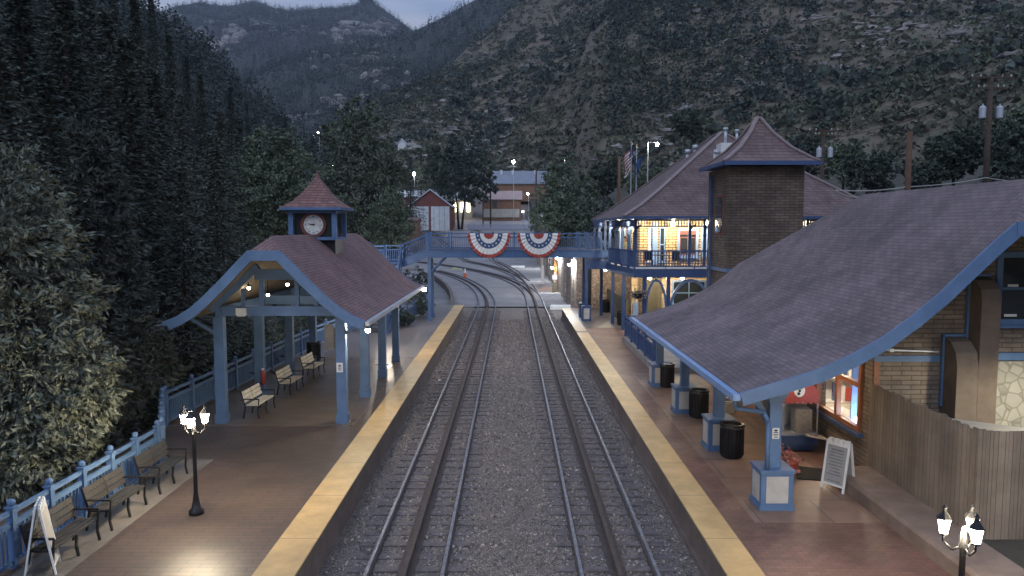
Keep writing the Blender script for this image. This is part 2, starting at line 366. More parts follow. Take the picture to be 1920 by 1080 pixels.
HA = Hill([(-900, 420), (500, 330), (600, 262), (700, 200), (780, 150), (870, 95), (960, 22), (1100, -90), (1400, -190), (2000, -240), (3200, -300)], [(500, 230), (840, 235), (890, 285), (1060, 285), (1120, 225), (1300, 210), (1900, 120), (3000, 110)], 5, [(500, 420), (900, 620), (1400, 760), (3000, 700)], 26, 3.1)
HB = Hill([(-900, 300), (300, 200), (500, 150), (640, 105), (720, 84), (790, 64), (850, 36), (920, 2), (1000, -50), (1300, -200), (2400, -260)], 420, 10, 1050, 40, 8.4)
HC = Hill([(-1400, -120), (-300, -60), (100, -20), (250, 40), (300, 34), (380, 22), (440, 29), (480, 16), (500, 16), (520, 25), (600, 26), (660, 23), (685, 15), (705, 19), (745, 46), (785, 74), (850, 100), (1100, 120), (2500, 120)], 700, 30, 1900, 34, 5.7)
HD = Hill([(-2200, -500), (-600, -300), (0, -60), (150, 0), (300, 60), (400, 130), (520, 230), (600, 310), (700, 400)], [(-2200, 80), (0, 90), (600, 170)], 0, [(-2200, 260), (0, 330), (700, 300)], 10, 1.3)
HA.mesh(560, 3000, 150, 110, 'hill', HILLM, 'scrubby rocky hillside rising on the right behind the station')
HB.mesh(200, 2400, 110, 60, 'wooded_ridge', MTNM, 'dark wooded ridge in the middle distance')
HC.mesh(-1300, 1500, 150, 60, 'mountain', MTNM, 'far mountain ridge below the sky')
HD.mesh(-2200, 700, 90, 40, 'wooded_slope', SOIL, 'dark slope under the conifers on the left')

# ------------------------------------------------------------------ foliage generators
def leaf_mesh(name, P_, N_, L_, W_, m):
    """quads centred on P_, along axis N_ (unit), length L_, width W_"""
    n = len(P_); r = RNG.normal(size=(n, 3)); r -= (r * N_).sum(1, keepdims=True) * N_; r /= np.linalg.norm(r, axis=1, keepdims=True) + 1e-9
    a = N_ * L_[:, None] / 2; b = r * W_[:, None] / 2
    V = np.empty((n, 4, 3)); V[:, 0] = P_ - a; V[:, 1] = P_ + b; V[:, 2] = P_ + a; V[:, 3] = P_ - b
    me = bpy.data.meshes.new(name); me.vertices.add(4 * n); me.vertices.foreach_set('co', V.reshape(-1))
    me.loops.add(4 * n); me.loops.foreach_set('vertex_index', np.arange(4 * n, dtype=np.int32))
    me.polygons.add(n); me.polygons.foreach_set('loop_start', np.arange(0, 4 * n, 4, dtype=np.int32)); me.polygons.foreach_set('loop_total', np.full(n, 4, dtype=np.int32))
    me.materials.append(m); me.update(calc_edges=True); return me
def unit(a): return a / (np.linalg.norm(a, axis=1, keepdims=True) + 1e-9)
def lobes_points(lobes, n):
    w_ = np.array([l[3] ** 2 for l in lobes]); idx = RNG.choice(len(lobes), n, p=w_ / w_.sum())
    L_ = np.array(lobes); d = unit(RNG.normal(size=(n, 3))); rr = RNG.random(n) ** .33 * .45 + .58
    k = RNG.random(n) < .22; rr[k] = RNG.random(k.sum()) * .8
    lump = 1 + .16 * np.sin(d[:, 0] * 9 + idx) * np.cos(d[:, 1] * 8 + 2 * idx) + .1 * np.sin(d[:, 2] * 15 + idx)
    c = L_[idx, :3]; q = c + d * (L_[idx, 3] * rr * lump)[:, None]
    m_ = max(20, n // 34); ci = RNG.integers(0, m_, n); own = RNG.random(n) < .12      # sprays: leaves gathered round a few centres
    sig = L_[idx[ci], 3] * .085; g = RNG.normal(size=(n, 3)) * sig[:, None]; g[:, 2] *= .75
    p_ = np.where(own[:, None], q, q[ci] + g + d[ci] * (np.abs(RNG.normal(size=n)) * sig * .8)[:, None]); d = np.where(own[:, None], d, d[ci])
    return p_, d
def decid(name, label, lobes, n, leaf, m, trunk, group='leafy trees', cat='tree', needle=False):
    base = trunk[0][0]; t = thing(name, label, cat, base, group)
    p_, d = lobes_points(lobes, n)
    ax = unit(d * .7 + np.array([0, 0, -.25]) + RNG.normal(size=(n, 3)) * .42) if needle else unit(RNG.normal(size=(n, 3)) * .7 + d * .3)
    ll = leaf * (.6 + .8 * RNG.random(n)) * (1.7 if needle else 1); me = leaf_mesh('crown', p_ - np.array(base), ax, ll, (ll * .3 if needle else leaf * (.35 + .5 * RNG.random(n))), m)
    o = bpy.data.objects.new('crown', me); COL.objects.link(o); o.parent = t
    b = MB()
    for q in trunk:
        if len(q) == 4: b.tube(q[0], q[1], q[2], q[3], 8)
        else: b.tube(q[0], q[0], .1, .1)
    b.build('trunk', BARK, t, True); return t
def rand_lobes(cx, cy, z0, z1, rad, k, seed):
    r_ = random.Random(seed); out = []
    for i in range(k):
        h = r_.random(); zz = z0 + (z1 - z0) * h; rr = rad * (1 - .55 * abs(h - .4)) * r_.uniform(.35, .75)
        a = r_.random() * 6.28; q = rad * .62 * math.sqrt(r_.random()) * (1.15 - .7 * h)
        out.append((cx + math.cos(a) * q, cy + math.sin(a) * q, zz, rr))
    return out

def conifer_mesh(h, rad, tiers, seed, m, leaf=.42, dens=1.0):
    rg = np.random.default_rng(seed); Pn, Nn, Ln = [], [], []
    z = h * .06; i = 0
    while z < h * .985:
        f = z / h; R_ = rad * (1 - f) ** .8 * (.75 + .4 * rg.random()) + .12
        nb = max(4, int(5 + 6 * (1 - f)))
        for b in range(nb):
            a = 2 * math.pi * (b + rg.random()) / nb; Lb = R_ * (.65 + .5 * rg.random())
            k = max(4, int(Lb * 9 * dens)); s_ = (np.arange(k) + rg.random(k)) / k
            sp = .09 + .22 * Lb * s_ * (1 - s_ * .6)
            x = np.cos(a) * Lb * s_ + rg.normal(size=k) * sp; y = np.sin(a) * Lb * s_ + rg.normal(size=k) * sp
            zz = z - .32 * Lb * s_ ** 1.5 + rg.normal(size=k) * .09 + .12 * Lb * s_ ** 3
            Pn.append(np.stack([x, y, zz], 1))
            d = np.stack([np.full(k, math.cos(a)), np.full(k, math.sin(a)), np.full(k, -.35)], 1) + rg.normal(size=(k, 3)) * .45
            Nn.append(unit(d)); Ln.append(leaf * (.6 + .8 * rg.random(k)) * (.6 + .5 * (1 - f)))
        z += h / tiers * (.8 + .4 * rg.random()); i += 1
    k = int(h * 130); zz = h * (.05 + .92 * rg.random(k)); a = rg.random(k) * 6.28; rr = rad * (1 - zz / h) * .38 * rg.random(k) ** .5 + .12
    Pn.append(np.stack([np.cos(a) * rr, np.sin(a) * rr, zz], 1)); Nn.append(unit(np.stack([np.cos(a), np.sin(a), -.2 + 0 * a], 1) + rg.normal(size=(k, 3)) * .5)); Ln.append(leaf * (.7 + .7 * rg.random(k)))
    Pn = np.concatenate(Pn); Nn = np.concatenate(Nn); Ln = np.concatenate(Ln)
    return leaf_mesh('crown', Pn, Nn, Ln, Ln * .42, m)
def conifer_proto(h, rad, tiers, seed, m, leaf=.42, dens=1.0):
    t = thing('pine_tree', 'x', 'tree'); me = conifer_mesh(h, rad, tiers, seed, m, leaf, dens)
    o = bpy.data.objects.new('crown', me); COL.objects.link(o); o.parent = t
    b = MB(); b.tube((0, 0, -1), (0, 0, h * .95), h * .009 + .05, .02, 8); b.build('trunk', BARK, t, True)
    return t

# ------------------------------------------------------------------ platforms, paving
mb = MB(); mb.box(-11.15, -3.95, 3.0, 60, -.6, PZ); struct(mb, 'platform', [PAVERL], 'brown brick platform left of the tracks')
mb = MB(); mb.box(-3.95, -3.88, 3.0, 59.6, -.3, PZ - .02); struct(mb, 'platform_wall', [CONCD])
mb = MB(); mb.box(-4.62, -3.86, 3.0, 59.6, PZ - .03, PZ + .006); struct(mb, 'platform_edge', [YEL], 'tan yellow painted edge strip')
mb = MB(); mb.box(-8.9, -7.95, 3.0, 19.5, PZ - .02, PZ + .005); struct(mb, 'paving_strip', [mat('worn_concrete', (.21, .185, .155), .7, c2=(.12, .105, .088), scale=1.2, bump=.3, bscale=20)])
mb = MB(); mb.box(-10.9, -4.95, 22.9, 35.2, PZ - .02, PZ + .006)
PAVEC = mat('pavilion_slab', (.155, .115, .085), .3, .3, .6, 'paver', c2=(.12, .09, .068), p=(1.2, .22, (.08, .065, .052), .012), bump=.1, spec=.5)
struct(mb, 'pavilion_floor', [PAVEC])
mb = MB(); mb.box(-11.1, -4.63, 35.2, 59.9, PZ - .02, PZ + .007)
PAVEF = mat('far_platform', (.2, .17, .16), .3, c2=(.14, .12, .115), scale=.6, bump=.1, bscale=20, spec=.5)
struct(mb, 'far_paving', [PAVEF])
mb = MB(); mb.box(3.92, 14, 3.0, 57.5, -.6, PZ); struct(mb, 'platform', [PAVERR], 'red brick platform right of the tracks')
mb = MB(); mb.box(3.85, 3.92, 3.0, 57.2, -.3, PZ - .02)
mb.box(3.78, 3.85, 3.0, 57.2, -.3, .12); struct(mb, 'platform_wall', [CONCD])
mb = MB(); mb.box(3.83, 4.5, 3.0, 43.8, PZ - .03, PZ + .006); mb.box(3.83, 4.5, 44.4, 57.2, PZ - .03, PZ + .006); struct(mb, 'platform_edge', [YEL])
mb = MB(); mb.box(4.52, 7.8, 46, 57.4, PZ - .02, PZ + .005); struct(mb, 'far_paving', [PAVEF])
mb = MB(); mb.box(5.1, 7.78, 15.2, 31.5, PZ - .02, PZ + .005)
PAVER3 = mat('warm_slab', (.25, .16, .115), .5, .3, .9, 'paver', c2=(.19, .12, .085), p=(1.5, 1.5, (.12, .085, .065), .02), bump=.15)
struct(mb, 'shop_paving', [PAVER3])
# pale yard surface beyond the dark crossing strip
mb = MB()
def tc_off(y, y0, r_): return 0 if y < y0 else (y - y0) ** 2 / (2 * r_)
ys = [65 + 3 * i for i in range(41)]
for a, b in zip(ys, ys[1:]):
    la = -8.2 - max(0, a - 65) ** 2 / 260; lb = -8.2 - max(0, b - 65) ** 2 / 260
    za, zb = max(T(0, a), 0) + .05, max(T(0, b), 0) + .05
    mb.face([(la, a, za), (5.4, a, za), (5.4, b, zb), (lb, b, zb)])
struct(mb, 'yard', [CONCB], 'pale compacted yard surface beyond the crossing strip')
mb = MB(); mb.box(-3.3, 3.0, 64.7, 65.0, 0, .07); mb.box(-3.3, 3.0, 64.7, 65, 0, .07); struct(mb, 'drain_strip', [IRON])

# ------------------------------------------------------------------ railway tracks
def track_path(x0, y0, rad, ymax, ystart=2.0, turn=1, xs=0, slope=0):
    pts = []; y = ystart
    while y <= ymax:
        x = x0 + slope * max(0, y - ystart) - turn * tc_off(y, y0, rad); pts.append((x, y)); y += 2.0 if y >= 40 else 6.0
    return pts
def offset(pts, d):
    out = []
    for i, p in enumerate(pts):
        a = pts[max(0, i - 1)]; b = pts[min(len(pts) - 1, i + 1)]; t = Vector((b[0] - a[0], b[1] - a[1])).normalized(); out.append((p[0] + t.y * d, p[1] - t.x * d))
    return out
def rail_mb(pts, d, wd, z0, z1, lift=0):
    l, r_ = offset(pts, d - wd / 2), offset(pts, d + wd / 2); b = MB()
    for i in range(len(pts) - 1):
        g0 = max(0, T(*pts[i]) if pts[i][1] > 148 else 0) + (.03 if pts[i][1] > 66 else 0); g1 = max(0, T(*pts[i + 1]) if pts[i + 1][1] > 148 else 0) + (.03 if pts[i + 1][1] > 66 else 0)
        A = [(*l[i], g0 + z0), (*r_[i], g0 + z0), (*r_[i], g0 + z1), (*l[i], g0 + z1)]; B = [(*l[i + 1], g1 + z0), (*r_[i + 1], g1 + z0), (*r_[i + 1], g1 + z1), (*l[i + 1], g1 + z1)]
        for j in range(4): q = (j + 1) % 4; b.face([A[j], A[q], B[q], B[j]])
    return b
def make_track(label, pts, ties=True):
    t = thing('railway_track', label, 'railway track', (pts[0][0], pts[0][1], 0), 'cog railway tracks')
    for d in (-.7525, .7525):
        rr = rail_mb(pts, d, .07, .02, .16).build('rail', STEEL, t)
        rail_mb(pts, d, .15, -.02, .045).build('rail_foot', RUST, rr)
    k = rail_mb(pts, 0, .10, .0, .19); k.build('rack_rail', RUST, t)
    k = rail_mb(pts, 0, .34, -.02, .05); k.build('rack_base', RUST, t)
    if ties:
        b = MB(); b.box(-1.2, 1.2, -.11, .11, -.10, .034); first = None
        for i in range(96):
            y = 5.0 + .6 * i; dx = random.uniform(-.04, .04)
            if first is None:
                first = b.build('tie', TIE); o = first
            else: o = first.copy(); COL.objects.link(o)
            o.parent = t; o.location = (dx, y - pts[0][1] + random.uniform(-.02, .02), random.uniform(-.018, .004)); o.rotation_euler = (0, 0, random.uniform(-.015, .015))
    return t
make_track('left straight track beside the clock pavilion, curving left past the bridge', track_path(-2.12, 60, 175, 120))
make_track('right straight track beside the shop platform, curving left past the bridge', track_path(2.12, 71, 150, 150))
def sub(pts, y0): return [p for p in pts if p[1] >= y0]
make_track('siding beyond the bridge that runs nearest the stone retaining wall', sub(track_path(2.12, 69, 620, 190), 76), False)
make_track('middle siding beyond the bridge forking off towards the sheds', sub([(p[0] + .0, p[1]) for p in [(2.12 - tc_off(y, 69, 620) - tc_off(y, 92, 330), y) for y in range(70, 186, 2)]], 98), False)
# gravel stones lying loose on the ballast between the rails
n = 42000
xx = RNG.uniform(-3.8, 3.75, n); yy = 6 + 50 * RNG.random(n) ** 2.0; zz = RNG.uniform(-.01, .035, n)
keep = (np.abs(np.abs(xx) - 2.12) > 1.0) | (RNG.random(n) < .9)
xx, yy, zz = xx[keep], yy[keep], zz[keep]; n = len(xx)
nn = unit(RNG.normal(size=(n, 3)) * np.array([1, 1, .45])); s_ = .035 + .045 * RNG.random(n) + yy * .0006
STN = mat('ballast_stones', (.38, .32, .28), .95, scale=2, c2=(.17, .145, .13), island=.45)
o = bpy.data.objects.new('gravel', leaf_mesh('gravel', np.stack([xx, yy, zz], 1), nn, s_, s_ * .8, STN)); COL.objects.link(o)
tag(o, 'loose grey brown gravel stones between the rails', 'gravel', None, 'stuff')
# litter
for x, y, lab in ((-2.9, 42, 'small white paper scrap by the left track near the pavilion'), (-4.3 + 1.0, 33, 'small white paper scrap nearer the camera beside the left track')):
    b = MB(); b.face([(x, y, .09), (x + .16, y + .05, .12), (x + .14, y + .2, .10), (x - .03, y + .16, .14)]); tag(b.build('paper_scrap', WHTD), lab, 'litter')
for x, y, D_, lab in ((3.9, 75.5, 2.1, 'white concrete block nearest the platform end along the retaining wall'), (2.9, 92, 2.2, 'second white concrete block along the retaining wall'), (1.0, 131, 2.4, 'farthest white concrete block along the retaining wall'), (4.2, 63.5, 1.9, 'white kerb block lying across the end of the right platform')):
    b = MB(); b.box(x - D_ / 2, x + D_ / 2, y - .35, y + .35, .0, .28); b.prism([(x - D_ / 2, .28), (x + D_ / 2, .28), (x + D_ / 2 - .1, .36), (x - D_ / 2 + .1, .36)], 'y', y - .28, y + .28)
    tag(b.build('concrete_block', WHT), lab, 'concrete block', 'concrete blocks at the track side')

# ------------------------------------------------------------------ fences
def fence(name, label, pts, pz, h=1.12, step=1.1, group=None, m=BLUE, fat=.13, ball=True, cat='fence', gap=.12):
    t = thing(name, label, cat, (pts[0][0], pts[0][1], pz[0]), group)
    for (a, b), (za, zb) in zip(zip(pts, pts[1:]), zip(pz, pz[1:])):
        Ls = math.dist(a, b); nb = max(1, round(Ls / step)); d = ((b[0] - a[0]) / Ls, (b[1] - a[1]) / Ls)
        for i in range(nb + (b == pts[-1])):
            u = i / nb; x, y, z = a[0] + (b[0] - a[0]) * u, a[1] + (b[1] - a[1]) * u, za + (zb - za) * u
            q = MB(); q.cbox((x, y, z + h / 2), (fat, fat, h), math.atan2(d[1], d[0])); q.cbox((x, y, z + h + .01), (fat * 1.3, fat * 1.3, .03), math.atan2(d[1], d[0]))
            if ball: q.ball((x, y, z + h + .09), fat * .55, 8)
            q.build('post', m, t)
        for i in range(nb):
            u0, u1 = i / nb, (i + 1) / nb; A = [a[k] + (b[k] - a[k]) * u0 + d[k] * fat / 2 for k in (0, 1)]; B = [a[k] + (b[k] - a[k]) * u1 - d[k] * fat / 2 for k in (0, 1)]
            z0, z1 = za + (zb - za) * u0, za + (zb - za) * u1; q = MB()
            for hh, t_ in ((h - .08, .09), (h - .30, .10), (.12, .07)): q.bar((*A, z0 + hh), (*B, z1 + hh), .06, t_)
            nn_ = max(2, round(math.dist(A, B) / gap))
            for k in range(1, nn_):
                v = k / nn_; x, y, z = A[0] + (B[0] - A[0]) * v, A[1] + (B[1] - A[1]) * v, z0 + (z1 - z0) * v
                q.bar((x, y, z + .155), (x, y, z + h - .35), .035, .035)
            q.build('baluster_panel', m, t)
    return t
fence('platform_fence', 'blue baluster fence with ball topped posts at the near left platform edge', [(-9.05, 9.8), (-9.05, 18.7)], [PZ, PZ], group='blue platform fences')
fence('platform_fence', 'blue fence stepping out diagonally behind the left lamp post', [(-9.05, 18.9), (-10.75, 22.6)], [PZ, PZ], group='blue platform fences')
fence('platform_fence', 'long blue fence running behind the pavilion benches', [(-10.8, 22.9), (-10.5, 30), (-10.2, 38)], [PZ] * 3, step=1.8, group='blue platform fences')
fence('platform_fence', 'blue fence behind the bins, brightly lit near the pavilion far corner', [(-10.2, 38.3), (-9.5, 45)], [PZ, PZ], step=1.7, m=BLUEL, group='blue platform fences')  # lighter blue stands in for lamplight falling on this fence
fence('platform_fence', 'blue fence beside the shrubs at the foot of the bridge stairs', [(-7.4, 43.5), (-6.9, 49), (-6.3, 57.5)], [PZ] * 3, step=2.0, group='blue platform fences')
fence('ramp_fence', 'dark blue balustrade on the low wall beyond the shop canopy', [(6.15, 32), (6.15, 40.0), (8.6, 40.4)], [PZ + .25, PZ + .35, PZ + .4], step=2.2, m=BLUED, ball=False)
mb = MB(); mb.box(6.0, 6.3, 31, 40.2, PZ - .01, PZ + .30); mb.box(6.3, 9, 31.5, 40.2, PZ - .01, PZ + .22); tag(mb.build('ramp_wall', CONC), 'low concrete ramp wall under the dark blue balustrade', 'low wall')

# ------------------------------------------------------------------ roofs
def gable_roof(prof, cx, y0, y1, clip0, clip1, rz, rin0, rin1, name, parent, m, th=.14, seg=1, under=None):
    """prof: (distance from ridge, z) from eave up; both sides. clip: (dist,z) where the end is clipped, rin: how far the ridge starts in."""
    b = MB()
    for s_ in (-1, 1):
        def pt(q, y, dz=0): return (cx + s_ * q[0], y, q[1] + dz)
        low = [q for q in prof if q[1] < min(clip0[1], clip1[1]) - .01]
        lo = low + [min(clip0, clip1, key=lambda c: c[1])]
        for dz, mi in ((0, 0), (-th, 1)):
            for a, c in zip(lo, lo[1:]):
                for k in range(seg):
                    ya, yb = y0 + (y1 - y0) * k / seg, y0 + (y1 - y0) * (k + 1) / seg
                    b.face([pt(a, ya, dz), pt(a, yb, dz), pt(c, yb, dz), pt(c, ya, dz)], mi)
            top = [pt(lo[-1], y0, dz)]
            if clip0[1] > lo[-1][1] + .01: top.append(pt(clip0, y0, dz))
            top += [(cx, y0 + rin0, rz + dz), (cx, y1 - rin1, rz + dz)]
            if clip1[1] > lo[-1][1] + .01: top.append(pt(clip1, y1, dz))
            top.append(pt(lo[-1], y1, dz)); b.face(top, mi)
    for y, yi, c in ((y0, y0 + rin0, clip0), (y1, y1 - rin1, clip1)):
        for dz, mi in ((0, 0), (-th, 1)): b.face([(cx - c[0], y, c[1] + dz), (cx + c[0], y, c[1] + dz), (cx, yi, rz + dz)], mi)
    return b.build(name, [m, under or m], parent)
def barge(prof, cx, y, clip, parent, name='barge_board', m=BLUE, d=.24, t=.07, sides=(-1, 1), dz=.02):
    for s_ in sides:
        q = [p for p in prof if p[1] < clip[1] - .01] + [clip]; top = []; bot = []
        for i, p in enumerate(q):
            a = q[max(0, i - 1)]; c = q[min(len(q) - 1, i + 1)]; v = Vector((a[0] - c[0], c[1] - a[1])).normalized()  # outward->up
            nrm = (v.y, v.x)
            top.append((cx + s_ * (p[0] + nrm[0] * dz), p[1] + nrm[1] * dz)); bot.append((cx + s_ * (p[0] - nrm[0] * d), p[1] - nrm[1] * d))
        b = MB(); b.ribbon(top, bot, y - t / 2, y + t / 2)
        if s_ == sides[0]: b.box(cx - clip[0] + .0, cx + clip[0] - .0, y - t / 2 - .012, y + t / 2 - .012, clip[1] - d, clip[1] + dz + .01)
        b.build(name, m, parent)

# ---- clock pavilion
pav = thing('clock_pavilion', 'open blue timber pavilion with flared shingle roof and clock cupola', 'pavilion', (-7.28, 23.3, PZ))
CX = -7.28
pprof = [(2.95, 4.16), (2.6, 4.30), (2.2, 4.55), (1.85, 4.85), (1.35, 5.33), (.9, 5.8), (.45, 6.25)]
gable_roof(pprof, CX, 21.95, 35.8, (.48, 6.22), (.48, 6.22), 6.68, .75, .75, 'roof', pav, SHINGR, under=WOODC)
barge(pprof, CX, 21.9, (.48, 6.22), pav, d=.27); barge(pprof, CX, 35.85, (.48, 6.22), pav, d=.27)
for s_ in (-1, 1):
    b = MB(); b.box(CX + s_ * 3.0 - .06, CX + s_ * 3.0 + .06, 21.9, 35.9, 4.02, 4.15); b.build('gutter', GALV if s_ > 0 else BLUE, pav)
    b = MB(); b.box(CX + s_ * 1.91 - .09, CX + s_ * 1.91 + .09, 23.2, 34.4, 4.12, 4.42); b.build('side_beam', BLUE, pav)
    for y in (23.3, 26.95, 30.6, 34.2):
        b = MB(); b.box(CX + s_ * 1.91 - .15, CX + s_ * 1.91 + .15, y - .14, y + .14, PZ + .3, 4.12); b.box(CX + s_ * 1.91 - .18, CX + s_ * 1.91 + .18, y - .17, y + .17, PZ, PZ + .3)
        b.bar((CX + s_ * 2.02, y, 3.6), (CX + s_ * 2.85, y, 4.1), .1, .1); b.build('post', BLUE, pav)
for y in (23.3, 34.2, 26.95, 30.6):
    b = MB(); b.box(CX - 1.8, CX + 1.8, y - .1, y + .1, 4.17, 4.47)
    if y in (23.3, 34.2):
        b.box(CX - .75, CX + .75, y - .08, y + .08, 5.30, 5.62)
        b.bar((CX - 2.15, y, 4.32), (CX - .65, y, 5.72), .14, .2); b.bar((CX + 2.15, y, 4.32), (CX + .65, y, 5.72), .14, .2)
        b.box(CX - .62, CX - .48, y - .07, y + .07, 4.47, 5.31); b.box(CX + .48, CX + .62, y - .07, y + .07, 4.47, 5.31); b.box(CX - 1.2, CX - 1.08, y - .05, y + .05, 4.47, 5.0); b.box(CX + 1.08, CX + 1.2, y - .05, y + .05, 4.47, 5.0)
    b.build('tie_beam', BLUE, pav)
# cupola
CY0, CY1 = 27.4, 28.95; CXa, CXb = CX - .79, CX + .79
cup = MB(); cup.box(CXa + .1, CXb - .1, CY0 + .12, CY1 - .12, 6.45, 7.5); 
cu = cup.build('cupola', BLK, pav)
b = MB()
for x in (CXa, CXb):
    for y in (CY0, CY1): b.cbox((x, y, 7.03), (.17, .17, .98))
for z in (6.52, 7.50): b.box(CXa - .05, CXb + .05, CY0 - .06, CY0 + .06, z - .05, z + .06); b.box(CXa - .05, CXb + .05, CY1 - .06, CY1 + .06, z - .05, z + .06); b.box(CXb - .06, CXb + .06, CY0 + .06, CY1 - .06, z - .05, z + .06); b.box(CXa - .06, CXa + .06, CY0 + .06, CY1 - .06, z - .05, z + .06)
b.build('cupola_frame', BLUE, cu)
b = MB(); b.box(CXa + .12, CXb - .03, CY0 + .2, CY1 - .2, 5.75, 6.47); b.build('cupola_base', IRON, cu)
b = MB(); cx_, cy_ = CX, (CY0 + CY1) / 2; prev = None
rings = [(1.12, 7.56), (1.12, 7.66), (1.0, 7.72), (.72, 7.92), (.45, 8.22), (.25, 8.52), (.10, 8.75), (.03, 8.95)]
for (r0, z0), (r1, z1) in zip(rings, rings[1:]):
    for i in range(4):
        q = [(-1, -1), (1, -1), (1, 1), (-1, 1)]; u, v_ = q[i], q[(i + 1) % 4]
        b.face([(cx_ + u[0] * r0, cy_ + u[1] * r0, z0), (cx_ + v_[0] * r0, cy_ + v_[1] * r0, z0), (cx_ + v_[0] * r1, cy_ + v_[1] * r1, z1), (cx_ + u[0] * r1, cy_ + u[1] * r1, z1)], 1 if z0 < 7.6 else 0)
b.face([(cx_ - 1.12, cy_ - 1.12, 7.56), (cx_ - 1.12, cy_ + 1.12, 7.56), (cx_ + 1.12, cy_ + 1.12, 7.56), (cx_ + 1.12, cy_ - 1.12, 7.56)], 1)
b.tube((cx_, cy_, 8.9), (cx_, cy_, 9.1), .03, .01, 6)
b.build('cupola_roof', [SHINGC, BLUE], cu)
def clock(parent, c, axis_):
    def M(x, z, d=0): return (c[0] + x, c[1] - d, c[2] + z) if axis_ == 'y' else (c[0] + d, c[1] + x, c[2] + z)
    b = MB(); n = 32
    for r0, r1, d, m_ in ((.47, .36, .05, 2), (.36, .0, .03, 0)):
        for i in range(n):
            a, a2 = 2 * math.pi * i / n, 2 * math.pi * (i + 1) / n
            b.face([M(r0 * math.cos(a), r0 * math.sin(a), d), M(r0 * math.cos(a2), r0 * math.sin(a2), d), M(r1 * math.cos(a2), r1 * math.sin(a2), d), M(r1 * math.cos(a), r1 * math.sin(a), d)][:4 if r1 else 3], m_)
    for i in range(12):
        a = 2 * math.pi * i / 12; t_ = (math.cos(a), math.sin(a)); u = (-t_[1], t_[0])
        for off in ((-.018, .018) if i % 3 else (-.03, 0, .03)):
            b.face([M(t_[0] * r + u[0] * (off + s), t_[1] * r + u[1] * (off + s), .036) for r, s in ((.26, -.006), (.32, -.006), (.32, .006), (.26, .006))], 1)
    b.build('clock_dial', [mat('dial', (.78, .76, .7), .5), IRON, REDW], cu)
    b = MB()
    for ang, ln, wd in ((168, .27, .022), (172 + 8, .17, .035)):
        a = R(ang); t_ = (math.cos(a), math.sin(a)); u = (-t_[1] * wd, t_[0] * wd)
        b.face([M(-t_[0] * .05 + u[0], -t_[1] * .05 + u[1], .045), M(-t_[0] * .05 - u[0], -t_[1] * .05 - u[1], .045), M(t_[0] * ln, t_[1] * ln, .045)])
    b.build('clock_hands', IRON, cu)
clock(cu, (CX, CY0 + .10, 7.03), 'y')
# small fixtures on and under the pavilion
b = MB(); b.box(-8.6, -8.28, 23.1, 23.2, 4.2, 4.42); b.prism([(-8.58, 4.19), (-8.30, 4.19), (-8.34, 4.16), (-8.54, 4.16)], 'y', 23.1, 23.2); tag(b.build('emergency_light', WHT), 'white box light fixed to the front beam of the pavilion', 'light fixture')
def post_sign(name, x, y, z, lab, wd=.17, hh=.26):
    b = MB(); b.box(x - wd / 2, x + wd / 2, y - .012, y, z - hh / 2, z + hh / 2)
    b.build  # board, then printed marks as a child
    o = b.build(name, WHT); tag(o, lab, 'sign')
    k = MB(); yb = y - .016
    k.box(x - .035, x + .035, yb, yb + .003, z + .045, z + .085); k.box(x - .05, x + .05, yb, yb + .003, z + .01, z + .03); k.box(x - .06, x + .06, yb, yb + .003, z - .03, z - .015); k.box(x - .05, x + .045, yb, yb + .003, z - .06, z - .047); k.box(x - .04, x + .05, yb, yb + .003, z - .095, z - .08)
    k.build('sign_marks', IRON, o); return o
post_sign('notice_sign', -5.40, 23.14, 2.55, 'small white notice on the near right post of the pavilion', .2, .3)
pend = thing('pendant_lamp', 'x', 'lamp'); b = MB(); b.tube((0, 0, .1), (0, 0, .8), .015); b.lathe((0, 0, 0), [(.03, .12), (.06, .08), (.07, .04)], 8); b.build('rod', IRON, pend); b = MB(); b.ball((0, 0, 0), .055, 8); b.build('globe', LAMPS, pend, True)
place(pend, [(-8.7, 24.6, 4.93, 0, 'leftmost small globe lamp hanging under the pavilion roof'), (-8.4, 25.6, 4.62, 0, 'second small globe lamp from the left under the pavilion roof'), (-7.9, 26.2, 4.93, 0, 'highest small globe lamp right of the centre stud under the pavilion roof'), (-7.3, 27.4, 4.3, 0, 'rightmost and lowest small globe lamp under the pavilion roof')], 'pendant lamps inside the pavilion')

# ------------------------------------------------------------------ lamps
def flood(label, x, y, z, r=.11, m=LAMPF, mount=(0, .25, .2), g='wall mounted globe lights'):
    t = thing('flood_light', label, 'lamp', (x, y, z), g)
    b = MB(); b.bar((x, y, z + r), (x + mount[0], y + mount[1], z + mount[2]), .04, .04); b.lathe((x, y, z), [(r * .5, r * 1.25), (r * .9, r * .8), (r * .92, r * .7)], 10); b.build('bracket', IRON, t)
    b = MB(); b.ball((x, y, z), r, 10); b.build('globe', m, t, True); return t
flood('bright globe light under the near right eave corner of the pavilion', -4.65, 23.9, 3.62, .08, mount=(-.5, 0, .4))
flood('small globe light close behind the one at the pavilion eave corner', -4.72, 28.6, 3.75, .05, LAMPS, mount=(-.5, 0, .3))
flood('bright globe light at the far eave corner of the pavilion by the stairs', -4.28, 36.25, 3.93, .10, mount=(-.3, -.35, .15))
flood('bright globe light on the stair landing rail seen above the pavilion roof', -7.6, 45.6, 4.42, .11, mount=(.3, 1.0, -.5))
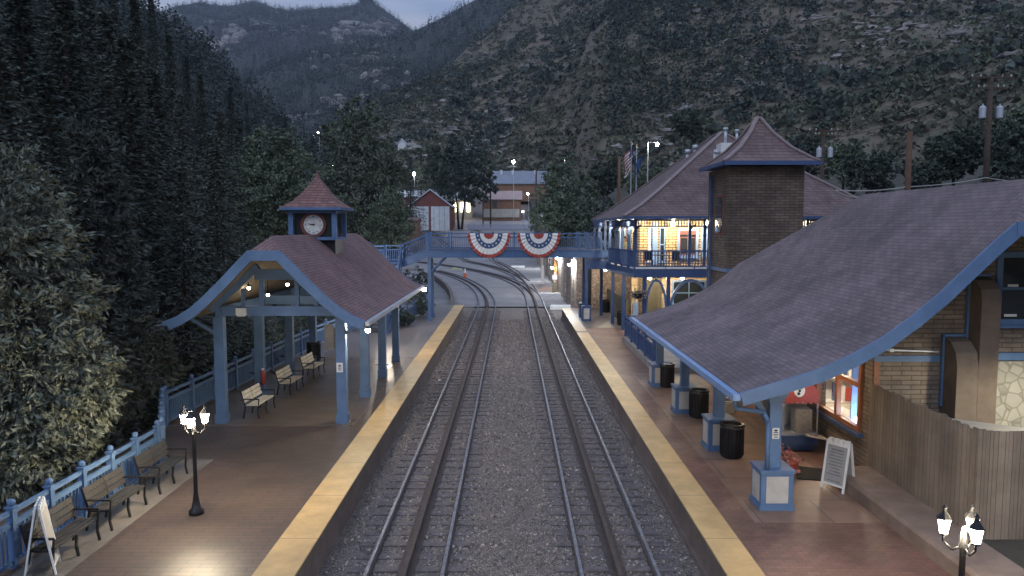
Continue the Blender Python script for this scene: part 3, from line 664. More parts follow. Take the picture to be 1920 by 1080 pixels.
def lantern(prefix):
    t = thing(prefix, 'x', 'street lamp'); b = MB()
    b.lathe((0, 0, 0), [(.16, 0), (.16, .08), (.10, .14), (.07, .3), (.045, .5), (.04, 1.75), (.06, 1.8), (.05, 1.86), (.03, 2.05), (.02, 2.1)], 12)
    b.build('pole', IRON, t, True)
    for i in range(3):
        a = 2 * math.pi * i / 3 + .5; cx, cy = .24 * math.cos(a), .24 * math.sin(a)
        b = MB(); p0 = Vector((0, 0, 1.83)); p1 = Vector((cx * .55, cy * .55, 1.74)); p2 = Vector((cx, cy, 1.85)); p3 = Vector((cx, cy, 1.96))
        for u, v_ in ((p0, p1), (p1, p2), (p2, p3)): b.tube(u, v_, .015, .015, 6)
        arm = b.build('arm', IRON, t, True)
        b = MB(); b.lathe((cx, cy, 1.96), [(.052, .01), (.085, .20)], 6); g = b.build('lantern_glass', LAMPW, arm)
        b = MB(); b.lathe((cx, cy, 1.96), [(.06, -.02), (.06, .008)], 6); b.lathe((cx, cy, 2.162), [(.105, 0), (.10, .015), (.06, .07), (.035, .10), (.025, .14), (.035, .155), (.01, .20)], 6)
        for k in range(6):
            q = 2 * math.pi * k / 6; b.bar((cx + .056 * math.cos(q), cy + .056 * math.sin(q), 1.96), (cx + .09 * math.cos(q), cy + .09 * math.sin(q), 2.165), .01, .01)
        b.build('lantern_frame', IRON, arm)
    return t
place(lantern('lamp_post'), [(-6.82, 15.7, PZ, .2, 'three lantern lamp post glowing in the left platform'), (6.17, 9.9, PZ, 0.1, 'three lantern lamp post at the bottom right beside the wood fence')], 'black three lantern lamp posts')

# ------------------------------------------------------------------ benches, bins, boards
def make_bench(SL):
    t = thing('bench', 'x', 'bench')    # length along Y, faces +X
    b = MB()
    for i in range(4): b.box(.08 + .105 * i, .165 + .105 * i, -.75, .75, .425, .45)
    b.build('seat', SL, t)
    for y0, y1 in ((-.74, -.02), (.02, .74)):
        b = MB()
        for i in range(3): z = .52 + .125 * i; x = .03 - .035 * i; b.prism([(x, z), (x + .022, z), (x - .008, z + .105), (x - .03, z + .105)], 'y', y0, y1)
        b.build('backrest', SL, t)
    for y in (-.72, 0, .72):
        b = MB(); a = [(.5, 0, 0), (.46, 0, .2), (.48, 0, .42), (.05, 0, .42), (-.08, 0, .9)]
        for u, v_ in zip(a, a[1:]): b.bar((u[0], y, u[2]), (v_[0], y, v_[2]), .035, .05, up=(0, 1, 0))
        b.bar((-.02, y, 0), (.06, y, .42), .035, .05, up=(0, 1, 0))
        if y: b.bar((.0, y, .64), (.5, y, .64), .05, .03); b.bar((.5, y, .64), (.48, y, .42), .03, .03, up=(0, 1, 0))
        b.build('leg', IRON, t)
    return t
bs = [(-8.55, 30.9, PZ, -.05, 'farthest pale slatted bench inside the pavilion, in front of the bin'), (-8.62, 27.9, PZ, -.05, 'middle pale slatted bench inside the pavilion'), (-8.65, 24.5, PZ, -.04, 'pale slatted bench beside the near left pavilion post'),
      (-8.65, 17.6, PZ, 0, 'bench darkened for shade against the blue fence just behind the left lamp post'), (-8.65, 15.5, PZ, 0, 'bench darkened for shade against the blue fence level with the left lamp post'), (-8.65, 13.6, PZ, 0, 'dark legged bench by the fence between the lamp post and the white board')]
place(make_bench(CREAM), bs[:3], 'slatted benches with iron legs')
place(make_bench(mat('shaded_slats', (.05, .045, .04), .6)), bs[3:], 'slatted benches with iron legs')  # same benches with slats coloured dark to stand for unlit shade
def make_bin(rad=.3, h=.92):
    t = thing('trash_can', 'x', 'bin'); b = MB()
    b.lathe((0, 0, 0), [(rad * .86, 0), (rad * .98, .04), (rad, h * .9), (rad * 1.08, h * .93), (rad * 1.08, h), (rad * .85, h * .99), (rad * .8, h * .8)], 20)
    for i in range(20):
        a = 2 * math.pi * i / 20; b.bar((math.cos(a) * rad * 1.01, math.sin(a) * rad * 1.01, .08), (math.cos(a) * rad * 1.02, math.sin(a) * rad * 1.02, h * .86), .02, .02)
    b.build('body', BLK, t); b = MB()
    rr = random.Random(3); pr = [(rad * 1.13, 0), (rad * 1.1, .05), (rad * .9, .07), (rad * .84, .0)]
    b.lathe((0, 0, h * .9), pr, 16); b.v = [(x * (1 + rr.uniform(-.05, .05)), y * (1 + rr.uniform(-.05, .05)), z + rr.uniform(-.02, .02)) for x, y, z in b.v]
    b.build('bag', mat('bin_bag', (.05, .05, .05), .3), t); return t
place(make_bin(), [(5.93, 19.75, PZ, 0, 'black bin in front of the second canopy pillar from the camera'), (6.1, 24.0, PZ, 0, 'black bin in front of the third canopy pillar from the camera'), (6.0, 28.7, PZ, 0, 'black bin beside the farthest shop canopy pillar'),
      (7.0, 47.2, PZ, 0, 'black bin under the balcony near the hanging flower basket'), (6.85, 54.5, PZ, 0, 'black bin standing against the rubble stone wall'), (-9.2, 34.3, PZ, 0, 'black bin at the left far end of the pavilion behind the bench')], 'black trash cans')
def aframe(label, x, y, rz, board, h=1.15, wd=.55):
    t = thing('sign_board', 'x', 'sign'); b = MB()   # faces -Y
    for s_ in (-1, 1):
        f = s_ * .24
        b.bar((-wd / 2, f, 0), (-wd / 2, s_ * .03, h), .05, .03); b.bar((wd / 2, f, 0), (wd / 2, s_ * .03, h), .05, .03); b.bar((-wd / 2, f * .86, .14), (wd / 2, f * .86, .14), .03, .05); b.bar((-wd / 2, f * .2, h - .08), (wd / 2, f * .2, h - .08), .03, .07)
        for i in range(4): b.bar((-wd / 2 + wd * (i + .5) / 4, s_ * .035, h - .06), (-wd / 2 + wd * (i + .5) / 4, s_ * .03, h + .04), wd / 5.5, .03)
    b.build('frame', WHT, t)
    b = MB(); b.face([(-wd / 2 + .03, -.21, .16), (wd / 2 - .03, -.21, .16), (wd / 2 - .03, -.062, h - .1), (-wd / 2 + .03, -.062, h - .1)]); b.face([(-wd / 2 + .03, .21, .16), (-wd / 2 + .03, .062, h - .1), (wd / 2 - .03, .062, h - .1), (wd / 2 - .03, .21, .16)]); bo = b.build('board', board, t)
    b = MB(); rr = random.Random(5)
    for i in range(11):
        if i == 9: continue
        z = h - .19 - i * .072; yy_ = -.21 + (z - .16) / (h - .26) * .148 - .004; l_ = rr.uniform(.5, .9) * wd * .38; hh = .022 if i else .035
        b.face([(-l_, yy_ - .001, z - hh), (l_, yy_ - .001, z - hh), (l_, yy_, z), (-l_, yy_, z)])
    b.build('lettering', mat('faint_ink', (.19, .19, .19), .7), t)
    t.location = (x, y, PZ); t.rotation_euler = (0, 0, rz); t['label'] = label; return t
aframe('white framed sandwich board with grey face by the shop wall', 7.72, 17.25, R(-56), mat('grey_board', (.30, .30, .30), .6, c2=(.24, .24, .25)))
aframe('white sandwich board seen edge on against the blue fence at bottom left', -8.45, 13.0, R(-66), WHTD, 1.25)
t = thing('notice_board', 'white folding notice board stacked by the far fence of the pavilion', 'sign', (-9.1, 36.8, PZ)); b = MB()
for k, (dx, an) in enumerate(((0, .25), (.35, -.2), (.55, .5))): b.cbox((-9.1 + dx, 36.8 + .2 * k, PZ + .75 - .1 * k), (.45, .05, 1.3 - .25 * k), an)
b.build('board', WHTD, t); b = MB(); b.bar((-9.3, 36.9, PZ), (-9.2, 36.9, PZ + 1.4), .05, .05); b.bar((-8.5, 37.2, PZ), (-8.6, 37.2, PZ + 1.1), .05, .05); b.build('leg', WHT, t)
t = thing('fire_extinguisher', 'small red extinguisher hung at a left rear pavilion post', 'extinguisher', (-9.05, 26.8, PZ + .55)); b = MB(); b.lathe((-9.02, 26.7, PZ + .5), [(.07, 0), (.08, .03), (.08, .42), (.05, .5), (.025, .53)], 10); b.build('cylinder', RED, t, True); b = MB(); b.box(-9.06, -8.98, 26.66, 26.74, PZ + 1.03, PZ + 1.1); b.build('valve', WHT, t)

# ------------------------------------------------------------------ shop building with the sweeping roof
shop = thing('shop_building', 'station shop with huge sweeping grey shingle roof and blue trim on the right', 'building', (8.75, 18.0, PZ))
SX = 11.45
sprof = [(6.65, 3.42), (5.85, 3.66), (5.0, 3.93), (4.33, 4.24), (3.68, 4.61), (3.12, 5.03), (2.55, 5.52), (1.99, 6.08), (1.42, 6.64), (1.05, 7.0), (.5, 7.53)]
gable_roof(sprof, SX, 15.55, 29.3, (1.02, 7.0), (2.55, 5.52), 8.0, 1.15, 4.8, 'roof', shop, SHINGS, seg=4, under=mat('soffit', (.3, .25, .2), .8, scale=1, kind='plank', p=(.14, 'x')))
barge(sprof, SX, 15.5, (1.02, 7.0), shop, d=.26); barge(sprof, SX, 29.27, (2.55, 5.52), shop, d=.2, dz=-.04)
b = MB(); b.box(4.66, 4.82, 15.5, 29.4, 3.27, 3.41); b.box(4.69, 4.79, 15.46, 15.5, 3.28, 3.40); b.build('gutter', BLUEL, shop)
b = MB()   # downspout from the gutter to the first pillar
for p0, p1 in (((4.78, 15.75, 3.27), (4.80, 15.78, 3.05)), ((4.80, 15.78, 3.05), (5.45, 15.9, 2.93)), ((5.45, 15.9, 2.93), (5.56, 15.9, 2.7)), ((5.56, 15.9, 2.7), (5.56, 15.9, 1.66))): b.tube(p0, p1, .05, .05, 8)
b.build('downspout', BLUE, shop, True)
for x, y in ((5.78, 16.2), (5.78, 20.55), (5.78, 24.7), (5.78, 28.9)):
    b = MB(); b.box(x - .13, x + .13, y - .13, y + .13, PZ + .86, 3.45); b.box(x - .17, x + .17, y - .17, y + .17, 3.1, 3.28)
    b.ribbon([(x - .14, 2.75), (x - .3, 3.1), (x - .75, 3.32)], [(x - .14, 2.5), (x - .42, 3.02), (x - .78, 3.2)], y - .06, y + .06)
    pil = b.build('pillar', BLUE, shop)
    b = MB(); b.box(x - .35, x + .35, y - .33, y + .33, PZ, PZ + .86); b.box(x - .38, x + .38, y - .36, y + .36, PZ + .83, PZ + .9); b.box(x - .38, x + .38, y - .36, y + .36, PZ + .001, PZ + .12); b.build('pillar_base', BLUE, pil)
    b = MB(); b.box(x - .24, x + .24, y - .345, y - .333, PZ + .17, PZ + .76); b.box(x - .363, x - .352, y - .23, y + .23, PZ + .17, PZ + .76); b.build('base_panel', WHTD, pil)
b = MB(); b.box(5.66, 5.9, 15.7, 29.2, 3.30, 3.44); b.build('canopy_beam', BLUE, shop)
# walls: side wall (X 8.75..9.0) with window opening, gable wall (Y 17.9..18.2)
b = MB(); W0, W1 = 18.35, 21.1
b.box(8.75, 9.0, 18.2, W0, PZ, 5.1); b.box(8.75, 9.0, W0, W1, PZ, 1.82); b.box(8.75, 9.0, W0, W1, 3.95, 5.1); b.box(8.75, 9.0, W1, 28.6, PZ, 4.9); b.box(9.0, 14.2, 28.35, 28.6, PZ, 4.9)
b.build('side_wall', BRICK, shop)
b = MB()
gw = [(8.752, PZ)] + [(8.752, 4.85)] + [(SX - d, z - .16) for d, z in sprof if d < 2.7 and z < 7.02] + [(SX + d, z - .16) for d, z in reversed(sprof) if d < 2.7 and z < 7.02] + [(14.15, 4.85), (14.15, PZ)]
b.prism(gw, 'y', 17.9, 18.195); b.build('gable_wall', BRICK, shop)
def flat_band(x0, x1, z0, z1, d=.04, name='trim_band', m=BLUE):
    b = MB(); b.box(x0, x1, 17.895 - d, 17.895, z0, z1); b.build(name, m, shop)
flat_band(8.77, 10.35, 3.68, 3.83); flat_band(11.25, 14.1, 3.72, 3.90); flat_band(8.77, 8.9, .9, 3.68, .03, 'corner_board', WOODR)
b = MB(); b.bar((8.9, 17.84, 3.98), (10.3, 17.84, 3.93), .035, .035); b.box(9.1, 9.2, 17.8, 17.86, 3.93, 4.01); b.build('conduit', GALV, shop)
# buttresses with rounded tops
for x0, x1, zt, dp, nm in ((10.42, 10.92, 4.3, .62, 'small'), (10.97, 11.42, 5.75, .55, 'tall')):
    b = MB(); y1 = 17.89; k = [(y1 - dp, .9)] + [(y1 - dp + dp * (1 - math.cos(R(a))), zt - dp + dp * math.sin(R(a))) for a in (0, 30, 60, 90)] + [(y1, .9)]
    b.prism(k, 'x', x0, x1); bt = b.build('buttress', mat('plaster_brown', (.16, .12, .09), .85, c2=(.11, .083, .062), scale=3, bump=.3, bscale=20), shop)
    b = MB(); b.box(x0 - .05, x0 - .002, 17.8, 17.89, 2.6, zt + .04); b.box(x0 - .05, x1 + .02, 17.8, 17.89, zt + .002, zt + .06); b.build('blue_edging', BLUE, bt)
def window_y(parent, x0, x1, z0, z1, y, fm, gm, fw=.09, mull=1, rows=1, sill=True, name='window', proud=.06):
    b = MB(); b.box(x0 - fw, x1 + fw, y - proud, y, z1, z1 + fw); b.box(x0 - fw, x1 + fw, y - proud, y, z0 - fw, z0); b.box(x0 - fw, x0, y - proud, y, z0, z1); b.box(x1, x1 + fw, y - proud, y, z0, z1)
    for i in range(1, mull + 1 if mull else 1):
        x = x0 + (x1 - x0) * i / (mull + 1); b.box(x - .025, x + .025, y - proud + .01, y - .002, z0, z1)
    for i in range(1, rows + 1):
        z = z0 + (z1 - z0) * i / (rows + 1); b.box(x0, x1, y - proud + .02, y - .004, z - .03, z + .03)
    f = b.build(name, fm, parent)
    if sill: b = MB(); b.box(x0 - fw - .05, x1 + fw + .05, y - proud - .06, y - .003, z0 - fw - .07, z0 - fw - .003); b.build('sill', fm, f)
    b = MB(); b.box(x0, x1, y - .014, y - .006, z0, z1); b.build('pane', gm, f); return f
window_y(shop, 11.75, 13.4, 4.72, 6.2, 17.89, BLUE, GLASSD, .14, 1, 1, name='upper_window')
b = MB(); b.box(11.9, 12.15, 17.86, 17.872, 5.5, 5.56); b.box(11.85, 12.15, 17.86, 17.872, 4.78, 4.84); b.build('painted_reflection', WHT, shop)  # white bars on the pane stand in for reflections
b = MB(); b.box(11.45, 14.1, 17.80, 17.89, .9, 3.7); b.build('stone_facing', mat('grey_rubble', (.40, .37, .3), .9, scale=3, kind='stone', c2=(.30, .28, .22), p=(4.2, (.20, .18, .14)), bump=1.0), shop)
# big side window with lit interior
b = MB()
for y in (W0 + .06, (W0 + W1) / 2, W1 - .06): b.box(8.68, 8.80, y - .07, y + .07, 1.82, 3.95)
for z in (1.86, 2.98, 3.90): b.box(8.67, 8.79, W0, W1, z - .06, z + .06)
wf = b.build('display_window', WOODR, shop)
b = MB(); b.box(8.58, 8.80, W0 - .1, W1 + .1, 1.70, 1.79); b.build('sill', BLUED, wf)
GL = bpy.data.materials.new('clear_glass'); GL.use_nodes = True; gt = GL.node_tree; gt.nodes.clear()
g_o = gt.nodes.new('ShaderNodeOutputMaterial'); g_m = gt.nodes.new('ShaderNodeMixShader'); g_t = gt.nodes.new('ShaderNodeBsdfTransparent'); g_g = gt.nodes.new('ShaderNodeBsdfGlossy'); g_g.inputs['Roughness'].default_value = .03; g_m.inputs[0].default_value = .1
gt.links.new(g_t.outputs[0], g_m.inputs[1]); gt.links.new(g_g.outputs[0], g_m.inputs[2]); gt.links.new(g_m.outputs[0], g_o.inputs[0])
b = MB(); b.box(8.735, 8.745, W0 + .1, W1 - .1, 1.9, 3.86); b.build('pane', GL, wf)
b = MB(); ROOMW = mat('room_wall', (.55, .5, .42), .8)
b.box(11.9, 12.0, 18.2, 26.1, PZ, 4.2); b.box(9.0, 11.9, 26.0, 26.1, PZ, 4.2); b.box(9.0, 11.9, 18.2, 26, 1.2, 1.3); b.box(9.0, 11.9, 18.2, 26, 4.2, 4.3); b.build('shop_room', ROOMW, shop)
t = thing('shop_shelf', 'goods on display shelves seen through the lit shop window', 'shelf', (10.0, 20, 1.3)); b = MB()
b.box(9.2, 11.8, 23.6, 24, 1.31, 1.35); b.box(9.2, 11.8, 23.6, 24, 2.1, 2.14); b.box(9.2, 11.8, 23.6, 24, 2.9, 2.94); b.box(9.05, 9.5, 18.5, 21, 1.75, 1.8); b.box(9.2, 11.8, 24, 24.05, 1.3, 3.7); b.build('shelves', WHT, t)
for nm, m_, sd in (('red_goods', RED, 1), ('white_goods', WHT, 2), ('dark_goods', BLUED, 3)):
    b = MB(); rr = random.Random(sd)
    for i in range(9):
        y = 9.25 + .28 * i + .09 * sd; z = (1.352, 2.142, 2.942)[(i + sd) % 3]; b.box(y, y + rr.uniform(.1, .24), 23.62 + .04 * sd, 23.85, z, z + rr.uniform(.25, .65))
    b.build(nm, m_, t)
b = MB(); b.box(9.12, 9.42, 19.75, 19.8, 1.81, 3.8); tag(b.build('banner', BLUEL), 'tall pale blue panel standing inside the right half of the shop window', 'panel')
b = MB(); b.box(9.03, 9.3, 18.75, 19.4, 1.81, 1.93); tag(b.build('light_box', glow('display_glow', (.6, .75, 1), 16)), 'glowing bluish display box on the shop window sill inside', 'display light')
b = MB(); b.lathe((9.75, 22.3, 3.55), [(.16, 0), (.2, .05), (.2, .1), (.05, .14)], 14); b.tube((9.75, 22.3, 3.68), (9.75, 22.3, 4.2), .015); tag(b.build('ceiling_lamp', glow('room_lamp', (1, .85, .65), 90)), 'round ceiling lamp glowing inside the shop', 'lamp')
b = MB(); b.ball((8.66, 19.7, 1.18), .06, 8); b.bar((8.66, 19.7, 1.18), (8.75, 19.7, 1.18), .03, .03); tag(b.build('hose_fitting', WHTD), 'small round pale fitting on the brick wall under the shop window', 'wall fitting')
# canopy down light
for i, y in enumerate((19.5, 26.0)):
    b = MB(); b.lathe((7.4, y, 3.84 - .02), [(.10, 0), (.10, .03), (.05, .08)], 12); tag(b.build('canopy_light', glow('canopy_glow', (1, .76, .5), 100)), ('near round light under the shop canopy ceiling', 'far round light under the shop canopy ceiling')[i], 'lamp')
# courtyard: wooden fence, ledge, low wall, lamp
b = MB(); t = thing('wood_fence', 'tall weathered vertical board fence at lower right', 'fence', (8.75, 13.7, 1.1))
rr = random.Random(2)
for y in [13.74 + .145 * i for i in range(29)]: b.box(8.72 + rr.uniform(-.008, .008), 8.76, y, y + .137, 1.08, 3.13 + rr.uniform(-.03, .03))
b.build('side_boards', WOODF, t); b = MB()
for x in [8.72 + .145 * i for i in range(30)]: b.box(x, x + .137, 13.68 + rr.uniform(-.008, .008), 13.72, 1.0, 3.13 + rr.uniform(-.03, .03))
b.build('front_boards', WOODF, t); b = MB(); b.box(8.762, 8.81, 13.8, 17.8, 2.7, 2.79); b.box(8.762, 8.81, 13.8, 17.8, 1.4, 1.49); b.box(8.8, 13, 13.722, 13.77, 2.7, 2.79)
b.build('rail', WOODF, t)
mb = MB(); mb.prism([(7.8, PZ - .1), (7.8, 1.02), (7.86, 1.09), (8.74, 1.1), (8.74, PZ - .1)], 'y', 6.0, 17.88); tag(mb.build('stone_ledge', mat('ledge_concrete', (.27, .20, .155), .85, c2=(.16, .115, .09), scale=1.6, bump=.4, bscale=14)), 'low rendered ledge along the foot of the wood fence', 'ledge')
mb = MB(); mb.box(8.74, 16, 6.0, 17.85, PZ - .1, 1.04); struct(mb, 'courtyard_ground', [SOIL])
mb = MB(); mb.prism([(9.35, 16.9), (9.7, 17.1), (12.6, 15.1), (12.3, 14.8)], 'z', 1.04, 2.55); tag(mb.build('courtyard_wall', mat('lit_plaster', (.55, .5, .4), .85, c2=(.45, .4, .32), scale=2)), 'low pale courtyard wall behind the wood fence', 'low wall')
t = thing('wall_lamp', 'hidden courtyard lamp behind the wood fence lighting the stone wall', 'lamp', (11.9, 14.6, 2.9)); b = MB(); b.box(11.7, 12.1, 14.45, 14.6, 2.78, 2.95); b.bar((11.9, 14.5, 2.8), (11.9, 14.5, 1.04), .06, .06); b.box(11.66, 12.14, 14.6, 14.95, 2.955, 2.975); b.build('housing', IRON, t)
b = MB(); b.face([(11.72, 14.605, 2.80), (12.08, 14.605, 2.80), (12.08, 14.605, 2.93), (11.72, 14.605, 2.93)]); b.build('lens', glow('yard_glow', (1, .93, .72), 260), t)
post_sign('notice_sign', 5.78, 16.06, 2.42, 'small white notice on the nearest shop canopy pillar', .15, .24)
# popcorn cart
t = thing('popcorn_cart', 'red canopied glass popcorn cart under the shop roof', 'cart', (7.5, 20.4, PZ))
b = MB(); pr = [(-.52, 0), (-.5, .26), (-.36, .46), (0, .56), (.36, .46), (.5, .26), (.52, 0)]
b.ribbon([(7.45 + x, 2.18 + z) for x, z in pr], [(7.45 + x * .97, 2.16 + z * .95) for x, z in pr], 20.1, 21.0); b.prism([(7.45 + x, 2.18 + z) for x, z in pr], 'y', 20.08, 20.1)
for i in range(7): b.prism([(6.93 + .149 * i, 2.18), (6.93 + .149 * (i + 1), 2.18), (6.93 + .149 * (i + .75), 2.12), (6.93 + .149 * (i + .25), 2.12)], 'y', 20.08, 20.1)
b.build('canopy', RED, t)
b = MB(); n = 20; c = (7.42, 2.5)
b.v = []; b.prism([(c[0] + .15 * math.cos(2 * math.pi * i / n), c[1] + .19 * math.sin(2 * math.pi * i / n)) for i in range(n)], 'y', 20.06, 20.077); em = b.build('emblem', WHT, t)
b = MB(); b.box(7.36, 7.48, 20.052, 20.058, 2.53, 2.61); b.box(7.39, 7.45, 20.052, 20.058, 2.45, 2.52); b.box(7.36, 7.43, 20.052, 20.058, 2.37, 2.44); b.build('emblem_mark', IRON, em)
b = MB(); b.box(7.0, 7.98, 20.15, 20.95, 1.22, 1.30); b.box(7.0, 7.95, 20.9, 20.94, 1.3, 2.16)
for x in (7.02, 7.96): b.bar((x, 20.15, 1.3), (x, 20.15, 2.18), .03, .03)
b.build('case_frame', GALV, t); b = MB(); b.box(7.35, 7.8, 20.1, 20.5, 1.30, 1.95); b.build('glass_case', mat('cloudy_glass', (.33, .31, .3), .25, c2=(.2, .19, .18), scale=12), t)
b = MB(); b.box(7.0, 7.98, 20.1, 20.95, .95, 1.22); b.box(7.05, 7.9, 20.2, 20.9, PZ + .05, .95); b.build('cabinet', BLUED, t)
b = MB(); b.prism([(7.62, 1.23), (8.2, 1.12), (8.2, 1.16), (7.62, 1.27)], 'y', 20.0, 20.4); b.build('shelf', CREAM, t)
for ch in t.children: ch.location.x += .42
t = thing('flower_basket', 'pinkish patterned basket of goods beside the nearest pillar', 'basket', (6.75, 18.1, PZ)); b = MB(); b.lathe((6.75, 18.1, PZ), [(.24, 0), (.3, .25), (.33, .42), (.25, .43)], 14); b.build('basket', RED, t)
p_, d_ = lobes_points([(6.75, 18.1, PZ + .48, .3), (6.62, 18.0, PZ + .42, .2), (6.9, 18.05, PZ + .35, .22)], 420)
me = leaf_mesh('goods', p_ - np.array((6.75, 18.1, PZ)), unit(RNG.normal(size=(420, 3))), np.full(420, .11), np.full(420, .09), mat('pink_goods', (.6, .32, .26), .8, c2=(.35, .1, .09), scale=14, island=.5)); o = bpy.data.objects.new('goods', me); COL.objects.link(o); o.parent = t
b = MB(); b.prism([(7.0, 17.9), (7.65, 17.75), (8.05, 18.6), (7.3, 18.9)], 'z', PZ + .004, PZ + .03); tag(b.build('door_mat', mat('mat_rubber', (.02, .018, .017), .95)), 'dark doormat on the paving between cart and sandwich board', 'mat')
for i, (x, y, lab) in enumerate(((7.6, 25.2, 'pale box on the paving under the far canopy'), (7.2, 24.6, 'smaller pale box beside the other under the far canopy'))):
    b = MB(); b.cbox((x, y, PZ + .17), (.5 - .15 * i, .35, .34), .3); b.cbox((x, y, PZ + .36), (.52 - .15 * i, .1, .03), .3); tag(b.build('box', WHTD), lab, 'box')

# ------------------------------------------------------------------ tower
TX0, TX1, TY0, TY1 = 9.38, 12.62, 32.5, 35.9
tw = thing('brick_tower', 'square dark brick tower with flared pyramid roof and blue eaves', 'tower', ((TX0 + TX1) / 2, TY0, PZ))
b = MB(); b.box(TX0, TX1, TY0, TY1, PZ, 9.55); b.build('wall', BRICKD, tw)
b = MB(); b.box(TX0 - .05, TX1 + .05, TY0 - .05, TY0 - .003, 4.98, 5.14); b.box(TX0 - .05, TX0 - .003, TY0, TY1, 4.98, 5.14); b.build('trim_band', BLUE, tw)
b = MB(); b.box(TX0 - .03, TX0 - .003, 33.2, 34.6, 6.6, 8.4); f = b.build('narrow_window', REDW, tw); b = MB(); b.box(TX0 - .05, TX0 - .031, 33.4, 34.4, 6.7, 8.3); b.build('pane', GLASSD, f)
b = MB(); b.bar((TX0 - .08, TY1 - .8, 3.5), (TX0 - .08, TY1 - .8, 9.3), .1, .1); b.build('downspout', BLUED, tw)
tcx, tcy = 11.05, 34.0
b = MB(); rings = [(2.06, 2.02, 9.62), (2.06, 2.02, 9.76), (1.8, 1.76, 9.9), (1.12, 1.12, 10.42), (.52, .52, 11.12), (.06, .06, 11.85)]
for (a0, b0, z0), (a1, b1, z1) in zip(rings, rings[1:]):
    q = [(-1, -1), (1, -1), (1, 1), (-1, 1)]
    for i in range(4):
        u, v_ = q[i], q[(i + 1) % 4]
        b.face([(tcx + u[0] * a0, tcy + u[1] * b0, z0), (tcx + v_[0] * a0, tcy + v_[1] * b0, z0), (tcx + v_[0] * a1, tcy + v_[1] * b1, z1), (tcx + u[0] * a1, tcy + u[1] * b1, z1)], 1 if z0 < 9.7 else 0)
b.face([(tcx - 2.06, tcy - 2.02, 9.62), (tcx - 2.06, tcy + 2.02, 9.62), (tcx + 2.06, tcy + 2.02, 9.62), (tcx + 2.06, tcy - 2.02, 9.62)], 1)
b.tube((tcx, tcy, 11.8), (tcx, tcy, 12.0), .04, .015, 6)
b.build('tower_roof', [SHING, BLUED], tw)
b = MB(); b.box(tcx - 2.1, tcx + 2.1, tcy - 2.08, tcy - 2.03, 9.58, 9.72); b.box(tcx - 2.12, tcx - 2.07, tcy - 2.08, tcy + 2.05, 9.58, 9.72); b.build('gutter', BLUED, tw)

CAP = mat('hip_cap', (.27, .21, .205), .85, c2=(.19, .145, .14), scale=3)
b = MB()
for ux, uy in ((-1, -1), (1, -1), (-1, 1), (1, 1)):
    for (a0, b0, z0), (a1, b1, z1) in zip(rings[1:], rings[2:]): b.bar((tcx + ux * a0, tcy + uy * b0, z0 + .02), (tcx + ux * a1, tcy + uy * b1, z1 + .02), .22, .07)
b.build('hip_cap', CAP, tw)
# ------------------------------------------------------------------ depot
dep = thing('depot_building', 'two storey depot with lit veranda, stone ground floor and tall hip roof', 'building', (8.0, 46.0, PZ))
E = (6.15, 21.2, 41.0, 57.5)
def ring(i0, z): return [(E[0] + i0, E[2] + i0, z), (E[1] - i0, E[2] + i0, z), (E[1] - i0, E[3] - i0, z), (E[0] + i0, E[3] - i0, z)]
b = MB(); rs = [ring(0, 7.42), ring(0, 7.56), ring(1.1, 8.2), ring(2.4, 9.15)]
for k, (A, B) in enumerate(zip(rs, rs[1:])):
    for i in range(4): j = (i + 1) % 4; b.face([A[i], A[j], B[j], B[i]], 1 if k == 0 else 0)
A = rs[-1]; r0, r1 = (13.5, 48.6, 13.05), (13.5, 50.5, 13.05)
b.face([A[0], A[1], r0]); b.face([A[1], A[2], r1, r0]); b.face([A[2], A[3], r1]); b.face([A[3], A[0], r0, r1]); b.face(list(reversed(rs[0])), 1)
b.build('roof', [SHING, BLUED], dep)
b = MB()
for i in range(4):
    seq_ = [rs[1][i], rs[2][i], rs[3][i], (r0, r0, r1, r1)[i]]
    for p, q in zip(seq_, seq_[1:]): b.bar((p[0], p[1], p[2] + .03), (q[0], q[1], q[2] + .03), .26, .08)
b.bar(r0, r1, .3, .1); b.build('hip_cap', CAP, dep)
FZ = 4.62; fl = [(6.85, 42.0), (11.6, 42.0), (20.5, 42.0), (20.5, 56.5), (6.1, 56.5), (6.2, 50.0)]
b = MB(); b.prism(fl, 'z', FZ - .5, FZ); b.build('veranda_floor', BLUED, dep)
# upper storey wall, set back
b = MB(); b.box(7.6, 20, 44.6, 55.5, FZ, 7.42); b.build('upper_wall', BRICKY, dep)
for x0, x1 in ((7.6, 8.02), (9.14, 9.72)): b = MB(); b.box(x0, x1, 44.45, 44.59, FZ, 7.3); b.build('pilaster', BRICKY, dep)
WLIT = glow('window_lit', (1, .62, .32), .9)
window_y(dep, 8.10, 8.26, FZ + .3, 6.9, 44.59, BLUEL, WLIT, .03, 0, 1)
b = MB(); b.box(8.36, 8.66, 44.5, 44.59, FZ + .1, 7.25); b.build('shutter', BLUEL, dep)
window_y(dep, 8.84, 9.06, FZ + .35, 6.9, 44.59, BLUEL, GLASSD, .06, 0, 1)
wv = window_y(dep, 9.98, 10.95, FZ + .7, 6.75, 44.57, BLUEL, GLASSD, .14, 0, 0)
b = MB(); b.box(9.98, 10.95, 44.48, 44.55, 6.52, 6.75); b.box(9.98, 10.95, 44.49, 44.55, 6.32, 6.38); b.box(10.43, 10.48, 44.5, 44.55, FZ + .7, 6.35); b.box(9.98, 10.03, 44.5, 44.55, FZ + .7, 6.35); b.box(10.9, 10.95, 44.5, 44.55, FZ + .7, 6.35); b.box(9.98, 10.95, 44.49, 44.56, FZ + .7, FZ + .78); b.build('red_frame', REDW, wv)
b = MB(); b.box(11.26, 11.67, 44.5, 44.59, FZ + .5, 7.1); b.build('shutter', BLUEL, dep)
window_y(dep, 11.85, 12.6, FZ + .7, 6.8, 44.58, RED, WLIT, .1, 0, 1)
